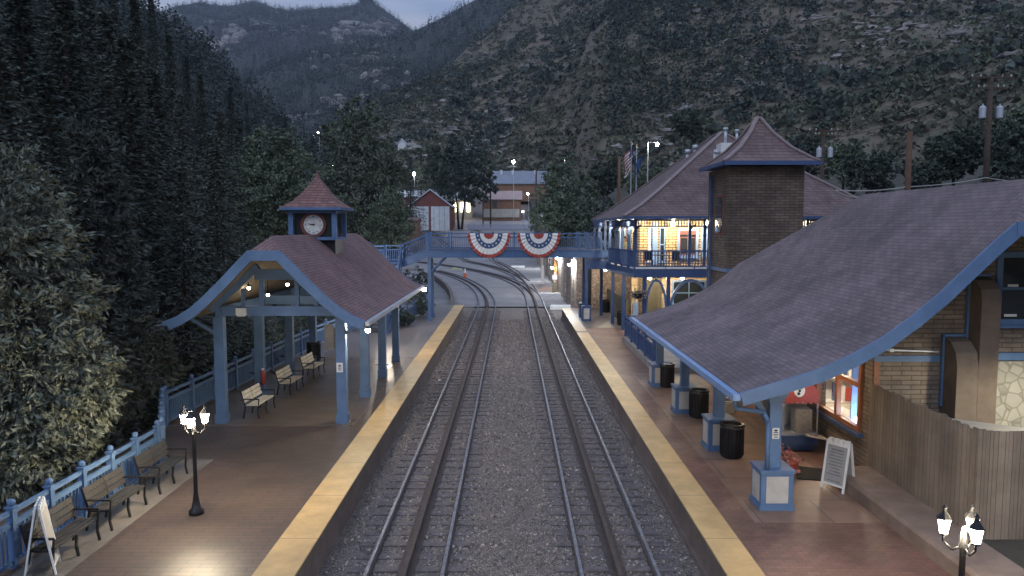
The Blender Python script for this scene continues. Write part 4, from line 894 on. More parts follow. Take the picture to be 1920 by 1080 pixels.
b = MB(); b.box(14, 18.5, 44.5, 44.59, FZ + .4, 7.0); b.build('lit_window', BLUEL, dep)  # pale blue slab stands in for the glow of a lit window
for i, y in enumerate((45.4, 47.6, 49.8, 52.0)):
    b = MB(); b.box(7.50, 7.59, y, y + 1.1, FZ + .3, 6.9); f = b.build('side_window', BLUEL, dep); b = MB(); b.box(7.48, 7.498, y + .15, y + .95, FZ + .5, 6.7); b.build('pane', WLIT if i == 1 else GLASSD, f)
# veranda posts, frieze, balustrade
front = [(6.95, 42.15), (10.0, 42.15), (10.85, 42.15), (11.6, 42.15)]; side = [(6.88, 42.15), (6.78, 43.5), (6.64, 45.1), (6.5, 46.8), (6.35, 48.6), (6.25, 50.2), (6.2, 53.2), (6.2, 56.3)]
right = [(13.4, 42.15), (15.2, 42.15), (16.6, 42.15), (18.2, 42.15), (20.2, 42.15)]
for x, y in front + side[1:] + right:
    b = MB(); b.cbox((x, y, (FZ + 7.42) / 2), (.15, .15, 7.42 - FZ)); b.cbox((x, y, FZ + 1.9), (.2, .2, .08)); b.bar((x, y, 6.8), (x + .35, y, 7.15), .05, .08); b.build('veranda_post', BLUED, dep)
def balus(A, B, z, name_b='balustrade', fr=True):
    b = MB(); Ls = math.dist(A, B); n = max(2, int(Ls / .16))
    for hh, t_ in ((1.0, .09), (.12, .08)): b.bar((*A, z + hh), (*B, z + hh), .07, t_)
    for k in range(1, n): u = k / n; x, y = A[0] + (B[0] - A[0]) * u, A[1] + (B[1] - A[1]) * u; b.bar((x, y, z + .15), (x, y, z + .96), .05, .05)
    b.build(name_b, BLUED, dep)
    if fr:
        b = MB(); b.bar((*A, 7.36), (*B, 7.36), .06, .10); b.bar((*A, 7.0), (*B, 7.0), .05, .06)
        for k in range(1, n): u = k / n; x, y = A[0] + (B[0] - A[0]) * u, A[1] + (B[1] - A[1]) * u; b.bar((x, y, 7.02), (x, y, 7.32), .075, .05)
        b.build('lattice_frieze', BLUED, dep)
for seq in (front, side[:5], side[5:], right):
    for A, B in zip(seq, seq[1:]): balus(A, B, FZ)
for A, B in (((6.95, 41.97), (8.6, 41.97)), ((8.7, 41.97), (10.2, 41.97)), ((10.3, 41.97), (11.5, 41.97))):
    b = MB(); b.bar((*A, FZ + .05), (*B, FZ + .05), .03, .11); b.build('gap_light_strip', WHT, dep)  # white strip stands in for light through the gap below the balustrade
# ground floor
b = MB(); b.box(9.35, 20, 46.5, 55.9, PZ, FZ - .5); b.build('ground_wall', STONEL, dep)
b = MB(); b.box(6.0, 9.34, 56.0, 56.4, PZ, FZ - .5); b.build('rubble_wall', STONE, dep)
b = MB(); b.box(8.15, 9.30, 46.3, 46.45, PZ, 3.9); b.box(7.15, 7.3, 46.5, 56, PZ, 2.4); b.build('board_screen', GRN, dep)
b = MB(); b.box(7.45, 7.85, 46.35, 46.5, PZ, FZ - .6); b.build('stone_pier', STONEL, dep)
b = MB(); b.box(7.55, 7.85, 46.2, 46.3, PZ, 2.3); b.build('door', BLUEL, dep)
window_y(dep, 10.1, 12.0, 2.2, 3.55, 46.49, BLUEL, GLASSD, .12, 1, 1)
for x, y in ((7.5, 42.2), (8.86, 42.2), (11.4, 42.2), (6.75, 45.0), (6.5, 48.0), (6.3, 52.5)):
    b = MB(); b.box(x - .1, x + .1, y - .1, y + .1, PZ, FZ - .5); b.build('lower_post', BLUED, dep)
for xa, xb in ((7.5, 8.86), (8.86, 11.4)):
    m_ = (xa + xb) / 2; rr_ = (xb - xa) / 2 - .08; n = 12
    top = [(m_ + (rr_ + .06) * math.cos(math.pi * i / n), 1.9 + 2.15 * math.sin(math.pi * i / n)) for i in range(n + 1)]
    bot = [(m_ + (rr_ - .06) * math.cos(math.pi * i / n), 1.9 + 2.0 * math.sin(math.pi * i / n)) for i in range(n + 1)]
    b = MB(); b.ribbon(top, bot, 42.12, 42.28); b.build('arch_brace', BLUE, dep)
# roof equipment
t = thing('roof_vent', 'white rooftop unit with two stub pipes between roof and tower', 'vent', (12.0, 43.5, 10.4)); b = MB(); b.box(11.9, 13.1, 43.0, 44.0, 9.4, 11.75); b.build('cabinet', WHT, t)
b = MB(); b.tube((12.25, 43.4, 11.7), (12.25, 43.4, 12.5), .09); b.tube((12.25, 43.4, 12.5), (12.25, 43.4, 12.65), .15); b.tube((12.9, 43.4, 11.7), (12.9, 43.4, 12.4), .08); b.tube((12.9, 43.4, 12.4), (12.9, 43.4, 12.55), .14); b.bar((11.9, 43.2, 11.2), (11.55, 43.2, 11.3), .2, .2); b.bar((11.6, 43.2, 11.3), (11.6, 43.2, 10.0), .12, .12)
b.build('pipe', GALV, t, True)
for i, (x, y) in enumerate(((11.75, 50.5), (12.25, 50.5))):
    b = MB(); z = 11.1 + .3 * i; b.tube((x, y, z - .8), (x, y, z + .8), .12, .12, 8); b.tube((x, y, z + .8), (x, y, z + 1.05), .22, .18, 8); tag(b.build('flue_pipe', GALV, None, True), ('left flue pipe on the far slope of the depot roof', 'right flue pipe on the far slope of the depot roof')[i], 'flue pipe')
# veranda lights
vl = [(7.05, 43.3, 7.12, 'veranda ceiling light nearest its front left corner'), (9.3, 43.3, 7.15, 'veranda ceiling light over the front windows'), (6.9, 48.0, 7.12, 'veranda ceiling light behind the person'), (6.9, 51.5, 7.12, 'added veranda light at the far left beyond the bridge'), (11.2, 43.3, 7.2, 'veranda ceiling light beside the tower'), (16, 43.3, 7.2, 'veranda ceiling light right of the tower')]  # far left light added to brighten the side posts and windows
for x, y, z, lab in vl:
    b = MB(); b.lathe((x, y, z), [(.03, -.12), (.10, -.1), (.12, 0), (.05, .2), (.03, .26)], 10); tag(b.build('veranda_light', glow('veranda_glow', (1, .82, .56), 150), None, True), lab, 'lamp', 'veranda ceiling lights')
for x, y, z, lab, s_ in ((10.2, 44.6, 3.95, 'ground floor light right of the arches', 1), (8.2, 44.4, 3.95, 'ground floor light behind the left arches', 1), (6.7, 53.5, 3.95, 'ground floor light in front of the rubble wall', 1)):
    b = MB(); b.lathe((x, y, z), [(.03, -.1), (.08, -.08), (.1, 0), (.04, .14)], 10); tag(b.build('porch_light', glow('veranda_glow', (1, .78, .5), 60), None, True), lab, 'lamp')
t = thing('veranda_table', 'small table with dark chairs on the lit veranda', 'table', (8.6, 43.0, FZ)); b = MB(); b.lathe((8.6, 43.1, FZ), [(.25, 0), (.04, .05), (.04, .7), (.5, .72), (.5, .76)], 14); b.build('table_top', IRON, t)
for i, (x, lab) in enumerate(((9.5, 'dark veranda chair right of the table'), (7.9, 'dark veranda chair left of the table'))):
    t = thing('veranda_chair', lab, 'chair', (x, 43.1, FZ)); b = MB(); b.box(x - .22, x + .22, 42.9, 43.34, FZ + .42, FZ + .46); b.box(x - .22, x + .22, 43.3, 43.34, FZ + .46, FZ + .95); b.build('seat', IRON, t); b = MB()
    for dx in (-.2, .2):
        for yy_ in (42.92, 43.32): b.bar((x + dx, yy_, FZ), (x + dx, yy_, FZ + .42), .03, .03)
    b.build('leg', IRON, t)
# hanging flower basket
t = thing('hanging_basket', 'flower basket hanging under the balcony corner', 'flower basket', (7.05, 41.7, 3.3)); b = MB(); b.lathe((7.05, 41.7, 2.95), [(.05, 0), (.25, .12), (.33, .3)], 12); b.tube((7.05, 41.7, 3.2), (7.05, 42.0, 4.15), .012); b.build('pot', IRON, t)
p_, d_ = lobes_points([(7.05, 41.7, 3.3, .42), (7.25, 41.6, 3.1, .3), (6.85, 41.6, 3.12, .28)], 900)
for nm, m_, k in (('foliage', LEAF_DEC, slice(0, 640)), ('flowers', mat('petals', (.8, .7, .75), .7, c2=(.6, .3, .3), scale=8), slice(640, 900))):
    me = leaf_mesh(nm, p_[k] - np.array((7.05, 41.7, 3.3)), unit(RNG.normal(size=(len(p_[k]), 3))), np.full(len(p_[k]), .09), np.full(len(p_[k]), .07), m_); o = bpy.data.objects.new(nm, me); COL.objects.link(o); o.parent = t
    o['kind'] = 'stuff'

# ------------------------------------------------------------------ person
t = thing('person', 'person in a pale yellow shirt standing on the lit veranda behind the posts', 'person', (6.98, 46.2, FZ)); t.rotation_euler = (0, 0, .5)
V_ = [(0, 0, .95), (0, 0, 1.2), (0, 0, 1.42), (0, 0, 1.52), (-.2, 0, 1.42), (-.3, -.03, 1.15), (-.24, -.2, .98), (.2, 0, 1.42), (.3, -.03, 1.15), (.26, -.18, .98), (-.1, 0, .9), (-.12, -.02, .5), (-.12, .02, .06), (-.12, -.15, .04), (.1, 0, .9), (.12, -.02, .5), (.12, .02, .06), (.12, -.15, .04), (0, -.01, 1.6), (0, -.02, 1.72)]
Ed = [(0, 1), (1, 2), (2, 3), (2, 4), (4, 5), (5, 6), (2, 7), (7, 8), (8, 9), (0, 10), (10, 11), (11, 12), (12, 13), (0, 14), (14, 15), (15, 16), (16, 17), (3, 18), (18, 19)]
rad = [(.17, .12), (.16, .12), (.17, .11), .055, .07, .045, .035, .07, .045, .035, .09, .06, .045, .035, .09, .06, .045, .035, .09, .075]
def body(name, m, vs, es, rd):
    bm_me = bpy.data.meshes.new(name); bm_me.from_pydata(vs, es, []); o = bpy.data.objects.new(name, bm_me); COL.objects.link(o); o.parent = t
    o.modifiers.new('skin', 'SKIN')
    bb = bmesh.new(); bb.from_mesh(bm_me); lay = bb.verts.layers.skin.verify(); bb.verts.ensure_lookup_table()
    for i, r_ in enumerate(rd):
        bb.verts[i][lay].radius = r_ if isinstance(r_, tuple) else (r_, r_)
    bb.verts[0][lay].use_root = True; bb.to_mesh(bm_me); bb.free()
    s_ = o.modifiers.new('sub', 'SUBSURF'); s_.levels = 2; s_.render_levels = 2; bm_me.materials.append(m); return o
body('body', SKIN, V_, Ed, rad)
body('shirt', mat('pale_shirt', (.72, .72, .45), .8), [(0, 0, .93), (0, 0, 1.2), (0, 0, 1.44), (-.2, 0, 1.42), (-.27, -.02, 1.22), (.2, 0, 1.42), (.27, -.02, 1.22)], [(0, 1), (1, 2), (2, 3), (3, 4), (2, 5), (5, 6)], [(.20, .15), (.19, .145), (.19, .13), .09, .075, .09, .075])
body('trousers', mat('dark_trousers', (.05, .055, .08), .8), [(0, 0, .93), (-.1, 0, .86), (-.12, -.02, .5), (-.12, .01, .1), (.1, 0, .86), (.12, -.02, .5), (.12, .01, .1)], [(0, 1), (1, 2), (2, 3), (0, 4), (4, 5), (5, 6)], [(.18, .14), .11, .08, .06, .11, .08, .06])
b = MB(); b.ball((0, .015, 1.72), .10, 10, sz=.95); o = b.build('hair', mat('hair', (.06, .04, .03), .8), None, True); o.parent = t

# ------------------------------------------------------------------ footbridge
br = thing('footbridge', 'blue truss footbridge crossing above the tracks with patriotic bunting', 'footbridge', (0, 50.5, 4.9))
BY = 50.5
b = MB(); b.box(-5.6, 6.3, BY - .95, BY + .95, 5.38, 5.47); b.build('deck', WOODP, br)
for y in (BY - 1, BY + 1): b = MB(); b.box(-5.62, 6.4, y - .08, y + .08, 4.96, 5.46); b.box(-5.62, 6.4, y - .12, y + .12, 4.96, 5.0); b.box(-5.62, 6.4, y - .12, y + .12, 5.42, 5.47); b.build('girder', BLUEB, br)
def brail(A, B, m=BLUEB, h=1.08, gap=.13, hw=.05):
    Ls = math.dist(A, B); n = max(2, int(math.dist(A[:2], B[:2]) / gap)); nb = max(1, round(Ls / 1.5)); q = MB()
    for hh, t_ in ((h, .07), (h - .25, .05), (.1, .06)): q.bar((A[0], A[1], A[2] + hh), (B[0], B[1], B[2] + hh), .05, t_)
    for k in range(n + 1):
        u = k / n; x, y, z = (A[i] + (B[i] - A[i]) * u for i in range(3)); q.bar((x, y, z + .1), (x, y, z + h - .25), .03, .03)
    for k in range(nb + 1):
        u = k / nb; x, y, z = (A[i] + (B[i] - A[i]) * u for i in range(3)); q.bar((x, y, z), (x, y, z + h + .12), .1, .1)
    q.build('railing', m, br)
for y in (BY - 1, BY + 1): brail((-5.6, y, 5.47), (5.9, y, 5.47))
# left stairs: upper flight to a landing, lower flight towards the camera
LZ = 4.62
for y in (BY - 1, BY + 1):
    b = MB(); b.prism([(-5.6, 5.46), (-5.6, 5.0), (-7.4, LZ - .35), (-7.4, LZ + .1)], 'y', y - .06, y + .06); b.build('stringer', BLUEB, br); brail((-5.7, y, 5.4), (-7.4, y, LZ + .05))
b = MB()
for i in range(7): u = (i + .5) / 7; x = -5.6 - 1.8 * u; b.box(x - .15, x + .15, BY - .93, BY + .93, 5.4 - .8 * u - .03, 5.4 - .8 * u)
b.build('stair_treads', WOODP, br)
b = MB(); b.box(-9.6, -7.42, BY - 1, BY + 1, LZ - .2, LZ); b.build('landing', BLUEB, br)
for A, B in (((-7.4, BY + 1, LZ), (-9.6, BY + 1, LZ)), ((-9.6, BY + 1, LZ), (-9.6, BY - 1, LZ)), ((-8.35, BY - 1, LZ), (-9.6, BY - 1, LZ))): brail(A, B, BLUEL)
for x in (-7.3, -8.4):
    b = MB(); b.prism([(BY - 1.0, LZ), (BY - 1.0, LZ - .4), (BY - 7.4, PZ), (BY - 6.7, PZ)], 'x', x - .05, x + .05); b.build('stringer', BLUEB, br); brail((x, BY - 1.1, LZ), (x, BY - 6.9, PZ + .05))
b = MB()
for i in range(18): u = (i + .5) / 18; y = BY - 1.05 - 5.7 * u; b.box(-8.35, -7.35, y - .15, y + .15, LZ - 3.75 * u - .03, LZ - 3.75 * u)
b.build('stair_treads', WOODP, br)
for x, y in ((-5.5, BY - .95), (-5.5, BY + .95), (-9.5, BY - .9), (-7.5, BY - .9), (-9.5, BY + .9)):
    b = MB(); zt = 4.96 if x > -6 else LZ - .2; b.box(x - .1, x + .1, y - .1, y + .1, PZ, zt); b.box(x - .16, x + .16, y - .16, y + .16, PZ, PZ + .25)
    if x > -6: b.bar((x, y, 3.9), (x + 1.0, y, 4.95), .1, .12)
    b.build('support_post', BLUEB, br)
for x, y in ((4.95, BY - .95), (4.95, BY + .95)):
    b = MB(); b.box(x - .1, x + .1, y - .1, y + .1, PZ, 4.96); p_o = b.build('support_post', BLUED, br)
    b = MB(); b.box(x - .3, x + .3, y - .3, y + .3, PZ, PZ + 1.0); b.build('post_base', BLUED, p_o); b = MB(); b.box(x - .19, x + .19, y - .315, y - .302, PZ + .15, PZ + .85); b.build('base_panel', WHTD, p_o)
b = MB(); b.box(4.85, 6.9, BY - 1.0, BY - .85, 4.2, 4.75); b.build('cross_beam', BLUED, br)
# right: stairs down on to the veranda
for y in (BY - 1, BY + 1): brail((5.0, y, 5.47), (6.4, y, 4.75), BLUED)
# bunting
def bunting(cx, lab):
    t = thing('bunting', lab, 'bunting', (cx, BY - 1.14, 6.6), 'red white and blue bunting fans on the bridge')
    W_, H_ = 1.42, 1.62
    zones = ((0, .24, 'red_centre', RED), (.24, .42, 'inner_white', WHT), (.42, .63, 'blue_band', BLUED), (.63, .87, 'outer_white', WHT), (.87, 1.0, 'red_border', RED))
    n = 60
    def pt(r_, a): # pleats
        rip = .035 * r_ * math.cos(a * 34); return (cx + W_ * r_ * math.cos(a), BY - 1.17 + rip - .05 * r_, 6.58 - H_ * r_ * math.sin(a) - .04 * math.cos(a) ** 2 * (1 - r_))
    for a0, a1, nm, m_ in zones:
        b = MB(); k = 3
        for j in range(k):
            ra, rb = a0 + (a1 - a0) * j / k, a0 + (a1 - a0) * (j + 1) / k
            for i in range(n):
                t0, t1 = math.pi * i / n, math.pi * (i + 1) / n
                fr = (lambda r_, a: r_ if r_ < .999 else r_ * (1 + .02 * math.sin(a * 40)))
                b.face([pt(fr(ra, t0), t0), pt(fr(rb, t0), t0), pt(fr(rb, t1), t1), pt(fr(ra, t1), t1)])
        b.build(nm, m_, t, True)
    b = MB()
    for i in range(9):
        a = math.pi * (i + .5) / 9; p0 = pt(.525, a); s5 = []
        for k in range(10):
            r_ = .075 if k % 2 == 0 else .032; q = math.pi / 2 + k * math.pi / 5; s5.append((p0[0] + r_ * math.cos(q), p0[1] - .045, p0[2] + r_ * math.sin(q)))
        b.face(s5)
    b.build('stars', WHT, t)
bunting(-1.52, 'left red white and blue bunting fan on the bridge rail'); bunting(1.77, 'right red white and blue bunting fan on the bridge rail')

# ------------------------------------------------------------------ stone retaining wall with lamps
t = thing('retaining_wall', 'rubble stone retaining wall along the sidings beyond the bridge', 'wall', (5.3, 58, 0)); b = MB()
b.box(5.0, 5.45, 57.6, 150, -.1, 4.5); b.build('wall_face', STONE, t)
for y in (60.5, 69, 77.5, 86, 98, 110, 125, 140):
    b = MB(); b.box(4.82, 5.0, y - .5, y + .5, -.1, 4.45); b.build('pilaster', STONE, t)
b = MB(); b.box(4.9, 5.55, 57.6, 150, 4.5, 4.62); b.build('coping', CONC, t)
flood('cool white globe on the retaining wall nearest the bridge post', 4.62, 59.8, 4.0, .12, LAMPC, mount=(.35, 0, .1))
flood('second cool white globe on the retaining wall', 4.6, 76.8, 3.85, .13, LAMPC, mount=(.35, 0, .1))
flood('small amber globe above the white signal box', 4.55, 84.5, 2.45, .16, LAMPO, mount=(.4, 0, .1))
flood('globe light far along the retaining wall half hidden by the bridge', 4.6, 98, 4.1, .14, LAMPC, mount=(.4, 0, .1))
flood('farthest globe light on the retaining wall', 4.5, 126, 4.1, .17, LAMPC, mount=(.5, 0, .1))
t = thing('signal_box', 'white signal cabinet and sign on a post by the stone wall', 'signal box', (4.4, 78, 0)); b = MB(); b.bar((4.55, 79.5, 0), (4.55, 79.5, 2.2), .14, .14); b.box(4.3, 4.8, 79.3, 79.5, 1.45, 1.95); b.build('sign', WHT, t); b = MB(); b.box(4.3, 4.75, 79.1, 79.6, 0, 1.1); b.prism([(4.27, 1.1), (4.78, 1.1), (4.7, 1.2), (4.35, 1.2)], 'y', 79.1, 79.6); b.build('cabinet', GRN, t)
b = MB(); b.box(3.62, 3.95, 92, 92.3, .25, 2.3); b.bar((3.7, 92.1, 2.3), (3.7, 92.1, 3.2), .08, .08); tag(b.build('white_pillar', WHT), 'tall white utility pillar beside the retaining wall', 'utility pillar')
t = thing('traffic_cone', 'orange and white cone standing between the curving tracks', 'traffic cone', (-6.55, 104, 0)); b = MB(); b.lathe((-6.55, 104, .05), [(.38, 0), (.38, .05), (.24, .06), (.15, .65)], 12); b.build('cone', ORANGE, t); b = MB(); b.lathe((-6.55, 104, .05), [(.152, .65), (.06, 1.25), (.04, 1.3)], 12); b.build('white_top', WHT, t)
b = MB(); b.box(-10.0, -8.2, 122, 122.4, .1, .35); b.box(-9.8, -9.0, 121.98, 122.42, .35, .5); tag(b.build('track_bumper', mat('pale_bumper', (.6, .62, .4), .6)), 'low pale yellow block lying beside the far curving track', 'block')

# low dark kerb wall along the inside of the left curve
t = thing('kerb_wall', 'low dark kerb wall following the left curve beyond the platform', 'low wall', (-5.2, 62, 0)); b = MB(); kp = [(-4.9, 60.2), (-5.3, 66), (-6.1, 74), (-7.2, 82), (-8.6, 90), (-10.2, 98), (-12.6, 106)]
for p, q in zip(kp, kp[1:]): b.bar((*p, .3), (*q, .3), .3, .9)
b.build('wall', CONCD, t)

# ------------------------------------------------------------------ background buildings
def XZ(px, py_, D): return (px - 959) * D / F, CAMH + (428 - py_) * D / F
def house(name, label, px0, px1, ybase, yeave, ytop, D, depth, wall, roof, ridge='x', parts=(), over=.5):
    x0, z0 = XZ(px0, ybase, D); x1, z1 = XZ(px1, yeave, D); zt = XZ(0, ytop, D)[1]
    t = thing(name, label, 'building', ((x0 + x1) / 2, D, z0)); b = MB()
    if ridge == 'x':
        b.box(x0, x1, D, D + depth, z0 - 3, z1); b.prism([(D, z1), (D + depth, z1), (D + depth / 2, zt - .2)], 'x', x0, x1); b.build('wall', wall, t)
        b = MB(); yc = D + depth / 2
        for ya, s_ in ((D - over, 1), (D + depth + over, -1)): b.face([(x0 - over, ya, z1 - .15), (x1 + over, ya, z1 - .15), (x1 + over, yc, zt), (x0 - over, yc, zt)]); b.face([(x0 - over, ya, z1 - .4), (x1 + over, ya, z1 - .4), (x1 + over, ya, z1 - .15), (x0 - over, ya, z1 - .15)])
    else:
        b.box(x0, x1, D, D + depth, z0 - 3, z1); b.prism([(x0, z1), (x1, z1), ((x0 + x1) / 2, zt - .2)], 'y', D, D + depth); b.build('wall', wall, t)
        b = MB(); xc = (x0 + x1) / 2
        b.ribbon([(x0 - over, z1 - .2), (xc, zt), (x1 + over, z1 - .2)], [(x0 - over, z1 - .45), (xc, zt - .25), (x1 + over, z1 - .45)], D - over, D + depth + over)
    b.build('roof', roof, t); return t, (x0, x1, z0, z1, zt)
t, q = house('engine_shed', 'maroon gabled shed with two tall white doors behind the bridge', 768, 845, 432, 386, 355, 186, 14, REDW, WROOF, 'y')
for u0, u1 in ((.02, .47), (.52, .97)):
    b = MB(); b.box(q[0] + (q[1] - q[0]) * u0, q[0] + (q[1] - q[0]) * u1, 185.8, 185.97, q[2] - .5, q[3] - .2); b.build('door', DOORW, t)
house('white_roofed_house', 'white roofed house half hidden left of the maroon shed', 736, 790, 384, 368, 356, 205, 9, REDW, WROOF, 'x')
house('brick_shed', 'small low orange brick shed left of the maroon shed', 762, 783, 433, 412, 408, 160, 5, ORW, SHINGR, 'x', over=.2)
t, q = house('lit_house', 'pale house with glowing windows behind the two trunked tree', 846, 885, 404, 372, 362, 212, 8, mat('cream_siding', (.7, .64, .5), .8), WROOF, 'x')
for u in (.1, .42, .72): b = MB(); b.box(q[0] + 6 * u, q[0] + 6 * u + .9, 211.9, 211.98, q[2] + 1, q[2] + 3.6); b.build('window', glow('house_window', (1, .85, .55), 3.5), t)
t, q = house('brown_house', 'orange brown house with pink roof and white foundation', 905, 975, 401, 373, 357, 206, 9, ORW, PROOF, 'x')
b = MB(); b.box(q[0] - .1, q[1] - .3, 205.7, 205.95, q[2] - 1, q[2] + 1.3); b.build('foundation', WHTD, t); b = MB(); b.box(q[0] + 2.8, q[0] + 3.8, 205.85, 205.97, q[2] + 1.6, q[2] + 3.8); b.build('window', GLASSD, t)
t, q = house('long_house', 'long building with grey metal roof uphill behind the lamp', 925, 1022, 360, 344, 319, 236, 13, ORW, MROOF, 'x')
for u in (.12, .35, .8): b = MB(); b.box(q[0] + 16 * u, q[0] + 16 * u + .8, 240.5, 241.3, q[4] - 2.0, q[4] + .1); b.build('roof_vent', WROOF, t)
def hill_at_px(H, px, py_):
    for i in range(400):
        p_ = H.at(px, i / 400)
        if 428 - (p_[2] - CAMH) * F / p_[1] <= py_: return p_
    return H.at(px, .5)
hp = hill_at_px(HA, 757, 283); t = thing('hut', 'tiny white gabled hut alone on the hillside above the shed', 'building', hp); wd = 15 * hp[1] / F; b = MB(); b.box(hp[0] - wd / 2, hp[0] + wd / 2, hp[1] - 3, hp[1] + 1, hp[2] - 1, hp[2] + wd * .62); b.prism([(hp[0] - wd / 2, hp[2] + wd * .62), (hp[0] + wd / 2, hp[2] + wd * .62), (hp[0], hp[2] + wd * 1.2)], 'y', hp[1] - 3, hp[1] + 1); b.build('wall', WHT, t)
b = MB(); b.ribbon([(hp[0] - wd * .62, hp[2] + wd * .55), (hp[0], hp[2] + wd * 1.3), (hp[0] + wd * .62, hp[2] + wd * .55)], [(hp[0] - wd * .62, hp[2] + wd * .48), (hp[0], hp[2] + wd * 1.2), (hp[0] + wd * .62, hp[2] + wd * .48)], hp[1] - 3.4, hp[1] + 1.4); b.build('roof', WROOF, t)
# road patch and fence uphill
mb = MB()
for i in range(12):
    for j in range(3):
        x0, x1 = -18 + 2.6 * i, -15.4 + 2.6 * i; y0, y1 = 190 + 6 * j, 196 + 6 * j; mb.face([(x0, y0, T(x0, y0) + .1), (x1, y0, T(x1, y0) + .1), (x1, y1, T(x1, y1) + .1), (x0, y1, T(x0, y1) + .1)])
struct(mb, 'road', [ROAD])
t = thing('picket_fence', 'grey picket fence along the bank above the sidings', 'fence', (-10, 187, 6)); b = MB(); rr = random.Random(4)
for i in range(90): x = -11 + .2 * i; z = T(min(x, 5.4), 187); b.box(x, x + .13, 187, 187.05, z - .2, z + 1.6 + rr.uniform(-.1, .1))
b.build('pickets', mat('grey_pickets', (.3, .33, .42), .8), t); b = MB(); b.box(-11, 7, 187.06, 187.12, 6.6, 6.75); b.build('rail', TIE, t)
# parked car uphill
t = thing('parked_car', 'dark car parked on the bank above the wooden poles', 'car', (26.3, 215, 14.4)); x0, y0, z0 = 24.2, 214.0, T(26, 215) + .1
b = MB(); b.prism([(x0, z0 + .35), (x0 + .1, z0 + .85), (x0 + 1.1, z0 + .98), (x0 + 1.7, z0 + 1.5), (x0 + 3.6, z0 + 1.55), (x0 + 4.4, z0 + 1.0), (x0 + 4.5, z0 + .35)], 'y', y0, y0 + 1.8); b.build('body', mat('car_paint', (.03, .032, .04), .2, spec=.8), t)
b = MB(); b.prism([(x0 + 1.3, z0 + 1.0), (x0 + 1.8, z0 + 1.42), (x0 + 3.5, z0 + 1.46), (x0 + 4.0, z0 + 1.02)], 'y', y0 - .02, y0); b.build('side_window', GLASSD, t)
for x in (x0 + .9, x0 + 3.6): b = MB(); b.tube((x, y0 - .03, z0 + .33), (x, y0 + .2, z0 + .33), .33, .33, 14); b.build('wheel', BLK, t)
b = MB(); b.ball((x0 + .05, y0 + .2, z0 + .75), .12, 8); b.build('headlight', WHT, t)

# ------------------------------------------------------------------ street lamps, poles, flags, wires
def pole_lamp(label, px, py_, D, r, m, arm=0.0, hmin=3, grp='distant street lamps'):
    x, z = XZ(px, py_, D); g = T(x, D); g = min(g, z - hmin); t = thing('street_lamp', label, 'street lamp', (x, D, g), grp)
    b = MB(); b.tube((x + arm, D + .3, g), (x + arm, D + .3, z + .3), .09, .06, 6); b.bar((x + arm, D + .3, z + .25), (x, D, z + r * 1.2), .06, .06); b.build('pole', GALV, t)
    b = MB(); b.ball((x, D, z), r, 8); b.build('globe', m, t, True)
LC2 = glow('lamp_far', (1, .95, .82), 110); LC3 = glow('lamp_far_dim', (1, .93, .78), 22)
pole_lamp('brightest white street lamp on a tall pole left of the depot roof', 1228, 273, 78, .16, LC2, -.9)
pole_lamp('street lamp above the long grey roofed building', 962, 305, 205, .36, LC2)
pole_lamp('street lamp over the roof of the white doored shed', 777, 327, 196, .36, LC2)
for px, py_, D, r, lab in ((627, 311, 150, .2, 'yard light shining between the two leafy trees'), (600, 251, 255, .22, 'upper small house light in the trees at left'), (592, 258, 250, .15, 'lower small house light in the trees at left'),
        (844, 331, 205, .22, 'small white light in front of the dark two trunked tree'), (988, 364, 200, .28, 'yellowish light right of the pink roof'), (979, 397, 196, .2, 'low yard light near the road beside the brown house'),
        (1055, 301, 196, .3, 'white light on the pole right of the long building'), (1030, 358, 190, .16, 'small light left of the right hand tree'), (1060, 358, 188, .2, 'small light above the right hand tree')):
    pole_lamp(lab, px, py_, D, r, LC3, .3)
def upole(label, px, ytop, D, r, m=WOODP, arms=(), cans=(), ybase=None, grp='wooden utility poles'):
    x, z = XZ(px, ytop, D); g = T(x, D) - .5
    if ybase: g = XZ(px, ybase, D)[1]
    t = thing('utility_pole', label, 'utility pole', (x, D, g), grp); b = MB(); b.tube((x, D, g), (x, D, z), r * 1.2, r, 8); b.build('pole', m, t, True)
    for dz, w_ in arms:
        b = MB(); b.bar((x - w_, D - .1, z - dz), (x + w_, D - .1, z - dz), .12, .14); b.build('crossarm', m, t)
        b = MB()
        for u in (-.9, -.5, .5, .9): b.lathe((x + w_ * u, D - .1, z - dz + .07), [(.05, 0), (.07, .1), (.04, .2)], 6)
        b.build('insulator', WHTD, t)
    for dx, dz in cans: b = MB(); b.lathe((x + dx, D - .35, z - dz), [(.22, 0), (.25, .05), (.25, .85), (.18, .95), (.06, 1.0), (.06, 1.15)], 12); b.build('transformer', GALV, t)
    return x, z
upole('tall dark utility pole with two transformers at far right', 1840, 150, 60, .2, arms=((.1, 1.7), (.9, 1.1)), cans=((-.75, 3.3), (.6, 3.3)))
upole('plain brown pole rising behind the big shop roof', 1695, 250, 45, .17, WOODB)
upole('utility pole with two grey transformers right of the tower roof', 1535, 247, 74, .18, arms=((.1, 1.5), (.5, .9)), cans=((-.5, 2.7), (.6, 2.7)))
upole('brown wooden pole left of the flag poles', 1158, 296, 82, .16, WOODB)
upole('dark pole between the lamp and the right hand tree', 1004, 318, 190, .2)
upole('dark pole with small crossarm right of the long building', 1072, 295, 192, .22, arms=((.1, 1.6),))
upole('thin dark pole in front of the brown house', 919, 322, 196, .18)
upole('thin dark pole behind the dark leafy tree', 905, 350, 198, .13)
